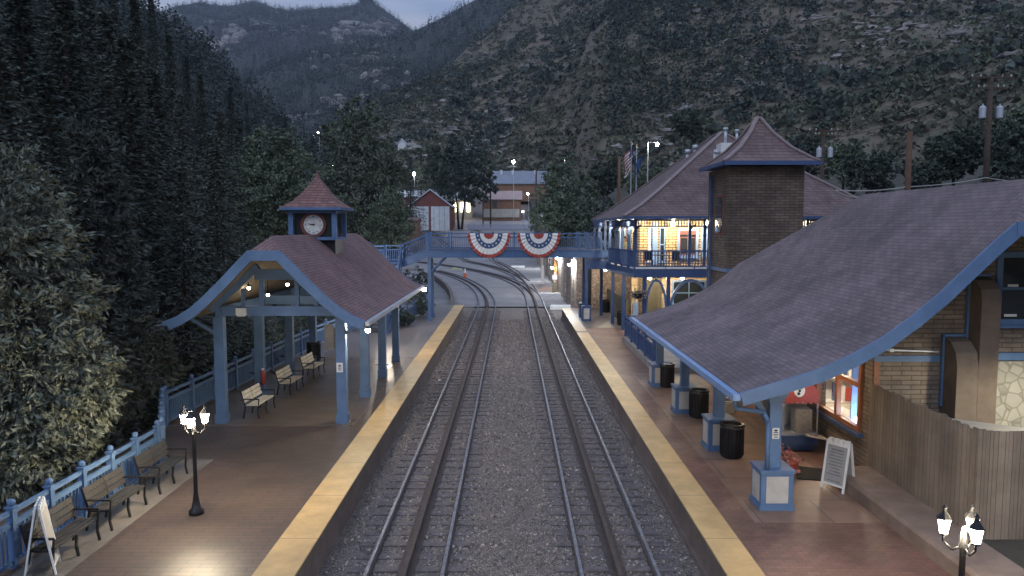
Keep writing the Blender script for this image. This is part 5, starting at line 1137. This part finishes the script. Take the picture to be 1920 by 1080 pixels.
def wire(name, label, pts, sag, r, m, cat='wire', grp='overhead wires'):
    b = MB()
    for p, q in zip(pts, pts[1:]):
        pr = None; n = 14
        for i in range(n + 1):
            u = i / n; w_ = tuple(p[k] + (q[k] - p[k]) * u - (sag * 4 * u * (1 - u) if k == 2 else 0) for k in range(3))
            if pr: b.bar(pr, w_, r, r)
            pr = w_
    return tag(b.build(name, m), label, cat, grp)
def W3(px, py_, D): x, z = XZ(px, py_, D); return (x, D, z)
for i, (dy, lab) in enumerate(((0, 'topmost overhead wire crossing the right hillside'), (6, 'second overhead wire crossing the right hillside'), (16, 'lowest overhead wire crossing the right hillside'))):
    wire('overhead_wire', lab, [W3(1265, 262 + dy, 110), W3(1520 + 8 * i, 248 + dy, 74), W3(1826 + 10 * i, 152 + dy * 1.4, 60), W3(2100, 70 + dy * 2, 52)], .5, .045, WOODP)
wire('overhead_wire', 'overhead wire running left to the flag poles', [W3(1072, 298, 192), W3(1158, 300, 82), W3(1240, 256, 100)], .3, .05, WOODP)
wire('lit_cable', 'upper pale lit cable strung behind the shop roof', [W3(1562, 357, 40), W3(1692, 351, 45), W3(1840, 334, 59), W3(1960, 344, 60)], .12, .05, WHTD, 'cable', 'pale cables behind the shop roof')  # whitish colour stands in for lamplight on the cables
wire('lit_cable', 'lower pale lit cable strung behind the shop roof', [W3(1562, 358, 40), W3(1600, 370, 41), W3(1692, 366, 45)], .08, .045, WHTD, 'cable', 'pale cables behind the shop roof')
# flags
def flagpole(label, px, ytop, D): x, z = XZ(px, ytop, D); t = thing('flag_pole', label, 'flag pole', (x, D, 4.4), 'metal flag poles'); b = MB(); b.tube((x, D, 4.2), (x, D, z), .07, .045, 8); b.build('pole', GALV, t); b = MB(); b.ball((x, D, z + .08), .1, 8); b.build('finial', YEL, t); return x, z
fx, fz = flagpole('left metal flag pole carrying the striped flag', 1180, 272, 74); f2x, f2z = flagpole('right metal flag pole carrying the blue flag', 1190, 276, 75)
def flag(name, label, x, D, z, L_, W_, cells, m_list):
    t = MB(); n = 13
    def pt(u, v): # hanging limp, folded
        return (x - .05 - .62 * u * (1 + .35 * v) + .12 * math.sin(v * 5 + u * 4), D - .1 + .22 * math.sin(u * 9 + v * 3), z - L_ * v - .9 * u * L_ * .45)
    for i in range(n):
        for j in range(12): t.face([pt(i / n, j / 12), pt((i + 1) / n, j / 12), pt((i + 1) / n, (j + 1) / 12), pt(i / n, (j + 1) / 12)], cells(i, j))
    tag(t.build(name, m_list, None, True), label, 'flag')
flag('striped_flag', 'limp red and white striped flag with blue canton on its pole', fx + .12, 74, fz - .15, 2.3, 1, lambda i, j: 2 if (j < 5 and i < 6) else j % 2, [RED, WHT, BLUED])
flag('blue_flag', 'limp dark blue flag on the right flag pole', f2x + .55, 75, f2z - .9, 1.5, 1, lambda i, j: 0, [BLUED])

# ------------------------------------------------------------------ near trees and shrubs
def px_lobes(lst): 
    out = []
    for px, py_, r, D in lst: x, z = XZ(px, py_, D); out.append((x, D, z, r * D / F))
    return out
lo = px_lobes([(-60, 420, 110, 18), (20, 370, 80, 18.5), (10, 480, 110, 18), (75, 470, 70, 18.8), (50, 600, 105, 17.8), (120, 560, 60, 18.5), (110, 660, 62, 17.6), (150, 690, 52, 17.4), (168, 745, 46, 17.3), (110, 780, 72, 17.2), (40, 740, 120, 17.5), (60, 860, 85, 17), (125, 850, 42, 17), (-40, 650, 130, 18), (-30, 850, 120, 17), (95, 905, 45, 16.8)])
decid('sage_juniper', 'grey green juniper with shaggy crown nearest the left fence', lo, 75000, .11, LEAF_SAGE, [((-12.3, 18, -1.2), (-12.2, 18, 6.5), .3, .1), ((-12.2, 18, 1.5), (-10.6, 17.5, 3.2), .12, .04), ((-12.2, 18, 2.5), (-11.2, 18.2, 5.5), .12, .04)], 'junipers by the fence', needle=True)
lo = px_lobes([(160, 300, 60, 26), (190, 380, 60, 26), (130, 380, 70, 26), (205, 460, 55, 25), (150, 480, 80, 25), (225, 540, 50, 25), (200, 620, 75, 25), (255, 640, 50, 24), (270, 700, 55, 24), (220, 740, 60, 23), (180, 830, 60, 22)])
decid('sage_juniper', 'taller darker juniper just behind the shaggy one', lo, 42000, .15, mat('leaves_dull_green', (.085, .10, .085), .9, scale=.8, c2=(.04, .048, .042), island=.45), [((-14.6, 26, -1.5), (-14.4, 26, 9), .28, .08), ((-14.5, 25.5, 1), (-12.8, 24, 3.5), .12, .04)], 'junipers by the fence', needle=True)  # duller, darker green than the nearer juniper
lo = px_lobes([(515, 300, 48, 62), (475, 340, 45, 62), (560, 330, 42, 62), (520, 360, 62, 61), (465, 400, 45, 61), (570, 395, 50, 61), (520, 430, 60, 61), (490, 275, 25, 62), (545, 272, 26, 62)])
decid('leafy_tree', 'round pale green tree left behind the pavilion roof', lo, 24000, .26, LEAF_DEC, [((-19.7, 62, 0), (-19.7, 62, 11), .3, .1), ((-19.7, 62, 4), (-17.8, 62, 9), .14, .05), ((-19.7, 62, 4.5), (-21.6, 62, 9), .14, .05)])
lo = px_lobes([(680, 225, 34, 76), (650, 260, 38, 76), (705, 265, 38, 76), (690, 320, 60, 75), (640, 330, 38, 75), (735, 335, 32, 75), (660, 390, 55, 74), (725, 400, 40, 74), (700, 440, 45, 73), (640, 430, 40, 73)])
decid('leafy_tree', 'tall grey green tree rising behind the clock cupola', lo, 26000, .3, mat('leaves_grey_green', (.125, .145, .095), .85, scale=.5, c2=(.07, .085, .058), island=.5), [((-14.4, 75, 0), (-14.4, 75, 15), .34, .1), ((-14.4, 75, 4), (-12.6, 75, 11), .15, .05), ((-14.4, 75, 5), (-16.4, 75, 11), .15, .05)])
lo = px_lobes([(725, 400, 30, 66), (745, 430, 28, 66), (710, 440, 34, 65), (752, 400, 18, 66), (735, 370, 20, 67)])
decid('leafy_tree', 'small bushy green tree beside the bridge landing', lo, 9000, .2, LEAF_DEC, [((-10.7, 66, 0), (-10.6, 66, 8), .16, .05)])
lo = px_lobes([(865, 285, 28, 192), (835, 310, 30, 192), (895, 310, 30, 192), (862, 330, 42, 191), (815, 340, 22, 191), (912, 342, 20, 191), (840, 360, 26, 190), (890, 362, 24, 190)])
decid('leafy_tree', 'dark spreading tree with two bare trunks beyond the bridge', lo, 12000, .75, LEAF_DARK, [((-13.5, 192, 5.5), (-14.6, 192, 19), .35, .15), ((-13.0, 192, 5.5), (-11.6, 192, 19), .35, .15)])
lo = px_lobes([(1060, 330, 30, 110), (1030, 355, 28, 110), (1090, 360, 28, 110), (1060, 385, 48, 109), (1020, 410, 30, 108), (1100, 408, 30, 108), (1070, 425, 40, 108), (1048, 312, 16, 110)])
decid('leafy_tree', 'broad green tree above the right end of the bridge', lo, 16000, .4, LEAF_DEC, [((7.9, 110, 4), (7.9, 110, 14), .3, .1), ((7.9, 110, 7), (5.8, 110, 11), .13, .05)])
lo = px_lobes([(1140, 410, 32, 90), (1125, 430, 25, 88), (1110, 445, 22, 86)])
decid('shrub', 'dark shrub on the wall top where bridge meets depot', lo, 5000, .3, LEAF_DARK, [((11.4, 90, 4), (11.4, 90, 7), .1, .05)], 'shrubs', 'shrub')
rt = [(1780, 300, 50, 82, 'bushy tree just left of the tall dark utility pole'), (1870, 285, 65, 78, 'tree right of the tall dark utility pole'), (1925, 240, 60, 80, 'tree cut off by the right frame edge above the roof'), (1720, 335, 38, 78, 'low tree right of the plain brown pole'), (1625, 320, 42, 95, 'tree between tower roof and the plain brown pole'), (1575, 300, 40, 105, 'tree beyond the two grey transformers'), (1500, 285, 36, 120, 'tree peeping over the tower roof right slope'), (1280, 235, 30, 150, 'tree on the slope above the brightest street lamp'), (1215, 345, 36, 95, 'tree behind the two metal flag poles'), (1130, 330, 34, 130, 'tree left of the flag poles on the bank'), (1035, 340, 0, 0, '')]
for i, (px, py_, r, D, lab) in enumerate(rt):
    if not r: continue
    x, z = XZ(px, py_, D); rr_ = r * D / F; lo = [(x, D, z, rr_ * .7)]; rg = random.Random(i)
    for k in range(8): a = k * .8 + rg.random(); lo.append((x + math.cos(a) * rr_ * .7, D + math.sin(a) * rr_ * .5, z + rg.uniform(-.9, .55) * rr_, rr_ * rg.uniform(.3, .5)))
    decid('leafy_tree', lab, lo, 7000, .10 * rr_ + .12, (LEAF_DARK, LEAF_DEC)[i % 3 == 2], [((x, D, T(x, D) - 1), (x, D, z + rr_ * .3), .25, .08)])
for i, (x, y, z, r, m_, lab) in enumerate(((-6.75, 46.5, PZ + .55, .55, LEAF_DARK, 'round dark potted shrub at the foot of the bridge stairs'), (-6.2, 51.8, PZ + .7, .6, LEAF_DEC, 'flowering shrub beside the left bridge support'), (-9.2, 74, .9, 1.3, LEAF_DARK, 'shrub beyond the left bridge support by the kerb wall'), (-8.4, 66, .8, 1.0, LEAF_DEC, 'pale shrub lit beyond the left bridge support'), (-10.9, 82, 1.0, 1.6, LEAF_DARK, 'larger shrub on the outside of the left curve'))):
    lo = [(x, y, z, r)] + [(x + math.cos(k * 2.1) * r * .6, y + math.sin(k * 2.1) * r * .6, z + .3 * r * math.sin(k * 4), r * .55) for k in range(4)]
    decid('shrub', lab, lo, 1800, .10 + .05 * r, m_, [((x, y, z - r), (x, y, z), .05, .02)], 'shrubs', 'shrub')
k = 0
for y in (20.5, 23, 25.5, 28.5, 31.5, 35, 39, 43, 47, 52):
    r = random.uniform(1.1, 1.7); x = -12.6 - random.uniform(0, 1.8) + (0.6 if y > 40 else 0); z = random.uniform(-.2, .6); k += 1
    lo = [(x, y, z, r)] + [(x + math.cos(q * 1.3) * r * .8, y + math.sin(q * 1.3) * r * .8, z + random.uniform(-.4, .7) * r, r * .55) for q in range(6)]
    lab = ('shrub behind the diagonal part of the blue fence', 'shrub filling the gap behind the near left pavilion post', 'shrub behind the bench at the near pavilion post', 'shrub behind the middle pavilion bench', 'shrub behind the farthest pavilion bench', 'shrub behind the bin at the far pavilion end', 'shrub behind the white folding notice board', 'shrub behind the brightly lit blue fence', 'shrub left of the bridge landing', 'shrub left of the bridge beyond the landing')[k - 1]
    decid('shrub', lab, lo, 4200, .13, (LEAF_DARK, LEAF_DEC, LEAF_SAGE)[k % 3], [((x, y, -1.4), (x, y, z), .07, .03)], 'shrubs', 'shrub')

# conifers on the left: each a thing, four prototypes
protos = [conifer_proto(26, 4.2, 44, 1, NEED, .28, 2.0), conifer_proto(22, 3.6, 38, 2, NEED2, .27, 2.0), conifer_proto(30, 4.6, 50, 3, NEED, .30, 2.0), conifer_proto(15, 3.0, 26, 4, NEED2, .25, 1.9)]
ph = [26, 22, 30, 15]
spots = [(-30, -60, 24, 0), (60, -80, 30, 2), (140, -40, 27, 0), (215, 10, 34, 1), (20, 60, 20, 1), (250, 60, 31, 0), (300, 120, 38, 2), (100, 120, 23, 0), (270, -20, 46, 2), (345, 165, 44, 1), (180, -90, 50, 2), (385, 130, 58, 0), (420, 200, 52, 1), (330, 60, 70, 2), (455, 215, 72, 3), (230, -60, 72, 2), (110, -110, 62, 2), (-60, -160, 44, 0), (0, -120, 60, 2), (395, 240, 48, 3), (290, 200, 33, 3), (360, 100, 90, 2), (300, -10, 95, 2), (440, 160, 95, 0), (490, 235, 88, 3), (60, -60, 85, 0), (150, 20, 100, 2), (240, 90, 110, 2), (590, 250, 120, 3), (540, 215, 120, 0), (615, 235, 140, 3), (410, 260, 40, 3), (-20, 150, 31, 3), (345, 300, 30, 3), (470, 190, 130, 0), (560, 260, 95, 3), (770, 290, 170, 3), (790, 280, 200, 0), (740, 300, 150, 3), (925, 330, 240, 3)]
CLAB = ['near conifer left of the top of the shaggy grey juniper', 'conifer above the shaggy juniper, out of frame at top', 'dark conifer directly above the darker juniper', 'tall conifer right of the darker juniper reaching the frame top', 'near conifer at the left edge behind the shaggy juniper', 'conifer just behind the right side of the darker juniper', 'conifer whose drooping top overlaps the far ridge', 'conifer seen in the gap between the two junipers', 'conifer leaning against the skyline where the ridge begins', 'conifer with its tip below the ridge, left of the pavilion eave', 'conifer deep in the dark wood above the darker juniper', 'conifer standing between skyline conifer and pale green tree', 'conifer just left of the pale round tree', 'slender conifer overlapping the left end of the far mountain', 'small conifer touching the pale round tree', 'deep wood conifer above and left of the pavilion', 'deep wood conifer over the darker juniper, top cut off', 'conifer cut by the left frame edge high up', 'deep wood conifer near the upper left corner', 'low conifer behind the left barge board of the pavilion', 'blue grey young conifer left of the pavilion eave', 'farther conifer with its top on the mountain foot', 'far conifer crossing the skyline at the ridge start', "far conifer above the pale round tree's left side", 'farther young conifer peeping over the pale round tree', 'deep conifer among the dark trunks at upper left', 'far back conifer in the middle of the dark wood', 'far back conifer on the right side of the dark wood', 'conifer right of the pale round tree below the house lights', 'conifer rising straight behind the pale round tree', 'conifer between the two leafy trees by the small lights', "short blue grey conifer beside the pavilion's left eave tip", 'young conifer at the left frame edge behind the juniper', 'shortest near conifer beside the diagonal fence', 'distant tall conifer on the lower wooded slope', "conifer half hidden behind the pale round tree's top", 'conifer left behind the maroon shed roof', 'conifer right behind the maroon shed roof', 'conifer between the grey green tree and the maroon shed', 'lone conifer behind the long grey roofed building']
used = [0] * 4
for i, (px, ytop, D, pi) in enumerate(spots):
    x, zt = XZ(px, ytop, D); g = T(x, D) - .4; hgt = max(6, zt - g); s_ = hgt / ph[pi]
    o = protos[pi] if not used[pi] else copy_tree(protos[pi]); used[pi] += 1
    o.location = (x, D, g); o.scale = (max(.8, s_) * random.uniform(1.15, 1.5),) * 2 + (s_,); o.rotation_euler = (0, 0, random.random() * 6.28)
    o['label'] = CLAB[i]; o['group'] = 'tall dark conifers at left'

# ------------------------------------------------------------------ hillside growth (uncountable)
def veg(H, name, label, n, pxr, tr, m, k, size, conif=False, seed=1, dens=None, lf=1.0, hr=3.2, wr=.85):
    rg = np.random.default_rng(seed); Pp, Nn_, Ls, Ws = [], [], [], []
    for i in range(n):
        px = rg.uniform(*pxr); t_ = rg.uniform(*tr); 
        p = H.at(px, t_)
        if dens and noise.noise(Vector((p[0] * dens[0], p[1] * dens[0], seed))) < dens[1]: continue
        s_ = size * (.55 + .9 * rg.random() ** 1.6)
        if conif:
            h = s_ * hr; u = rg.random(k); rad = (1 - u) ** .8 * s_ * wr * rg.random(k) ** .4 + .05; a = rg.random(k) * 6.28
            q = np.stack([p[0] + np.cos(a) * rad, p[1] + np.sin(a) * rad, p[2] + u * h], 1); d = np.stack([np.cos(a), np.sin(a), -.5 + 0 * a], 1) + rg.normal(size=(k, 3)) * .4; l_ = s_ * (.7 - .35 * u) * lf
        else:
            d = unit(rg.normal(size=(k, 3))); d[:, 2] = np.abs(d[:, 2]) * .9; q = np.array(p) + d * s_ * np.array([1, 1, .75]) * (.6 + .4 * rg.random((k, 1))); l_ = s_ * (.5 + .4 * rg.random(k)); d = d + rg.normal(size=(k, 3)) * .8
        Pp.append(q); Nn_.append(unit(d)); Ls.append(l_); Ws.append(l_ * .6)
    me = leaf_mesh(name, np.concatenate(Pp), np.concatenate(Nn_), np.concatenate(Ls), np.concatenate(Ws), m)
    o = bpy.data.objects.new(name, me); COL.objects.link(o); return tag(o, label, 'vegetation', None, 'stuff')
veg(HA, 'scrub', 'low scrub covering the rocky hillside', 20000, (560, 2000), (.02, 1.0), SCRUB, 16, 2.2, seed=3, dens=(.03, -.30))
veg(HA, 'hillside_pines', 'dark pines filling the gully above the tower roof', 4200, (1130, 1520), (.10, 1.02), WOODS, 16, 2.5, True, seed=4, dens=(.012, -.25))
veg(HA, 'upper_pines', 'dark pines scattered over the upper right hillside', 2400, (1500, 2100), (.40, 1.02), WOODS, 16, 2.4, True, seed=14, dens=(.012, -.6))
veg(HA, 'crest_pines', 'dark pines along the left shoulder of the hill', 1500, (600, 1150), (.55, 1.02), WOODS, 16, 2.2, True, seed=6, dens=(.015, -.05))
veg(HB, 'ridge_forest', 'dark forest on the middle ridge', 8000, (450, 1150), (.1, 1.02), WOODS, 16, 3.4, True, seed=7)
veg(HC, 'mountain_forest', 'dark forest on the far mountain', 20000, (230, 900), (.2, 1.02), WOODS, 14, 3.7, True, seed=8, dens=(.004, -.6))
veg(HD, 'slope_forest', 'dark conifer forest on the left slope', 2600, (-400, 640), (.05, 1.0), NEED, 90, 4.4, True, seed=9, lf=.5, hr=2.5, wr=1.05)
veg(HA, 'dry_grass', 'pale dry grass and brush between the scrub', 13000, (600, 2000), (.02, .8), mat('dry_brush', (.17, .155, .11), .95, scale=.05, c2=(.09, .09, .065), island=.5), 9, 1.35, seed=31, dens=(.02, -.2))
veg(HA, 'tall_scrub', 'taller dark oak scrub on the hillside', 2600, (620, 2000), (.02, .75), LEAF_DARK, 26, 3.4, seed=33, dens=(.016, -.05))
# boulders
def boulders(H, name, label, n, pxr, tr, size, seed, dens=None):
    rg = random.Random(seed); b = MB(); c = 0; tries = 0
    while c < n and tries < n * 8:
        tries += 1; px = rg.uniform(*pxr); t_ = rg.uniform(*tr); p = H.at(px, t_)
        if dens and noise.noise(Vector((p[0] * dens[0], p[1] * dens[0], seed))) < dens[1]: continue
        c += 1; s_ = size * rg.uniform(.35, 1.0) ** 1.5 * (1.8 if rg.random() < .06 else 1); k = len(b.v); q = []
        b.ball((0, 0, 0), 1, 5)
        ra = rg.random() * 6.28; sx = rg.uniform(.8, 1.7)
        for i in range(k, len(b.v)):
            x, y, z = b.v[i]; x, y = (x * math.cos(ra) - y * math.sin(ra)) * sx, x * math.sin(ra) + y * math.cos(ra); f = .75 + .8 * noise.noise(Vector((x * 1.5 + c * 3.1, y * 1.5, z * 1.5 + c))); f += rg.uniform(-.14, .14); b.v[i] = (p[0] + x * s_ * f * 1.2, p[1] + y * s_ * f, p[2] + z * s_ * f * .6)
    return tag(b.build(name, ROCK), label, 'rocks', None, 'stuff')
boulders(HA, 'boulders', 'pale granite boulders scattered over the scrubby hillside', 3600, (600, 2000), (.03, .9), 2.3, 21, (.016, .02))
boulders(HC, 'outcrops', 'pale rock outcrops on the far mountain', 70, (310, 780), (.55, .93), 16, 22, (.003, .1))
b = MB(); rg = random.Random(77)
for px, py_, n_, sp in ((332, 44, 26, 16), (455, 74, 26, 22), (352, 70, 8, 10), (655, 76, 30, 34), (715, 68, 30, 26), (590, 110, 14, 40), (690, 120, 14, 40), (420, 100, 8, 30), (740, 150, 14, 50), (660, 210, 10, 40)):
    for q_ in range(n_):
        p = hill_at_px(HC if py_ < 105 else HB, px + rg.gauss(0, sp * .6), py_ + rg.gauss(0, sp * .28)); s_ = rg.uniform(4, 13) * (1 if py_ < 105 else .6); k = len(b.v); b.ball((0, 0, 0), 1, 5)
        for i in range(k, len(b.v)):
            x, y, z = b.v[i]; f = .8 + rg.uniform(-.25, .25); b.v[i] = (p[0] + x * s_ * f * 1.3, p[1] + y * s_ * f, p[2] + z * s_ * f * .9)
tag(b.build('cliffs', ROCK), 'pale cliffs and outcrops below the far skyline', 'rocks', None, 'stuff')
# rocky knob with lookout on the skyline
hc = HC.at(690, 1.0); t = thing('summit_lookout', 'tiny square rocky knob with lookout on the far skyline', 'rock tower', hc); b = MB(); s_ = hc[1] / F
b.ball((hc[0], hc[1], hc[2] + 3 * s_), 9 * s_, 9); b.ball((hc[0] + 10 * s_, hc[1], hc[2] - 2 * s_), 8 * s_, 9); b.v = [(x + 2 * s_ * noise.noise(Vector((x * .2, y * .2, z * .2))), y, z + 2 * s_ * noise.noise(Vector((x * .3, 5, z * .3)))) for x, y, z in b.v]; b.build('knob', MTNM, t)
b = MB(); b.box(hc[0] - 6 * s_, hc[0] + 5 * s_, hc[1] - 8, hc[1] + 8, hc[2] + 8 * s_, hc[2] + 17 * s_); b.box(hc[0] - 7.5 * s_, hc[0] + 6.5 * s_, hc[1] - 9, hc[1] + 9, hc[2] + 17 * s_, hc[2] + 19 * s_); b.build('lookout', BRICKD, t)

# ------------------------------------------------------------------ dusk haze in the valley air
b = MB(); b.box(-2600, 3600, -120, 2520, -40, 1150); o = b.build('haze', [])
hm = bpy.data.materials.new('haze'); hm.use_nodes = True; hm.node_tree.nodes.clear()
ho = hm.node_tree.nodes.new('ShaderNodeOutputMaterial'); hv = hm.node_tree.nodes.new('ShaderNodeVolumePrincipled')
hv.inputs['Color'].default_value = (.72, .82, 1, 1); hv.inputs['Density'].default_value = .00013; hv.inputs['Anisotropy'].default_value = .2
hm.node_tree.links.new(hv.outputs[0], ho.inputs['Volume']); o.data.materials.append(hm); tag(o, 'thin blue evening haze filling the valley', None, None, 'stuff')
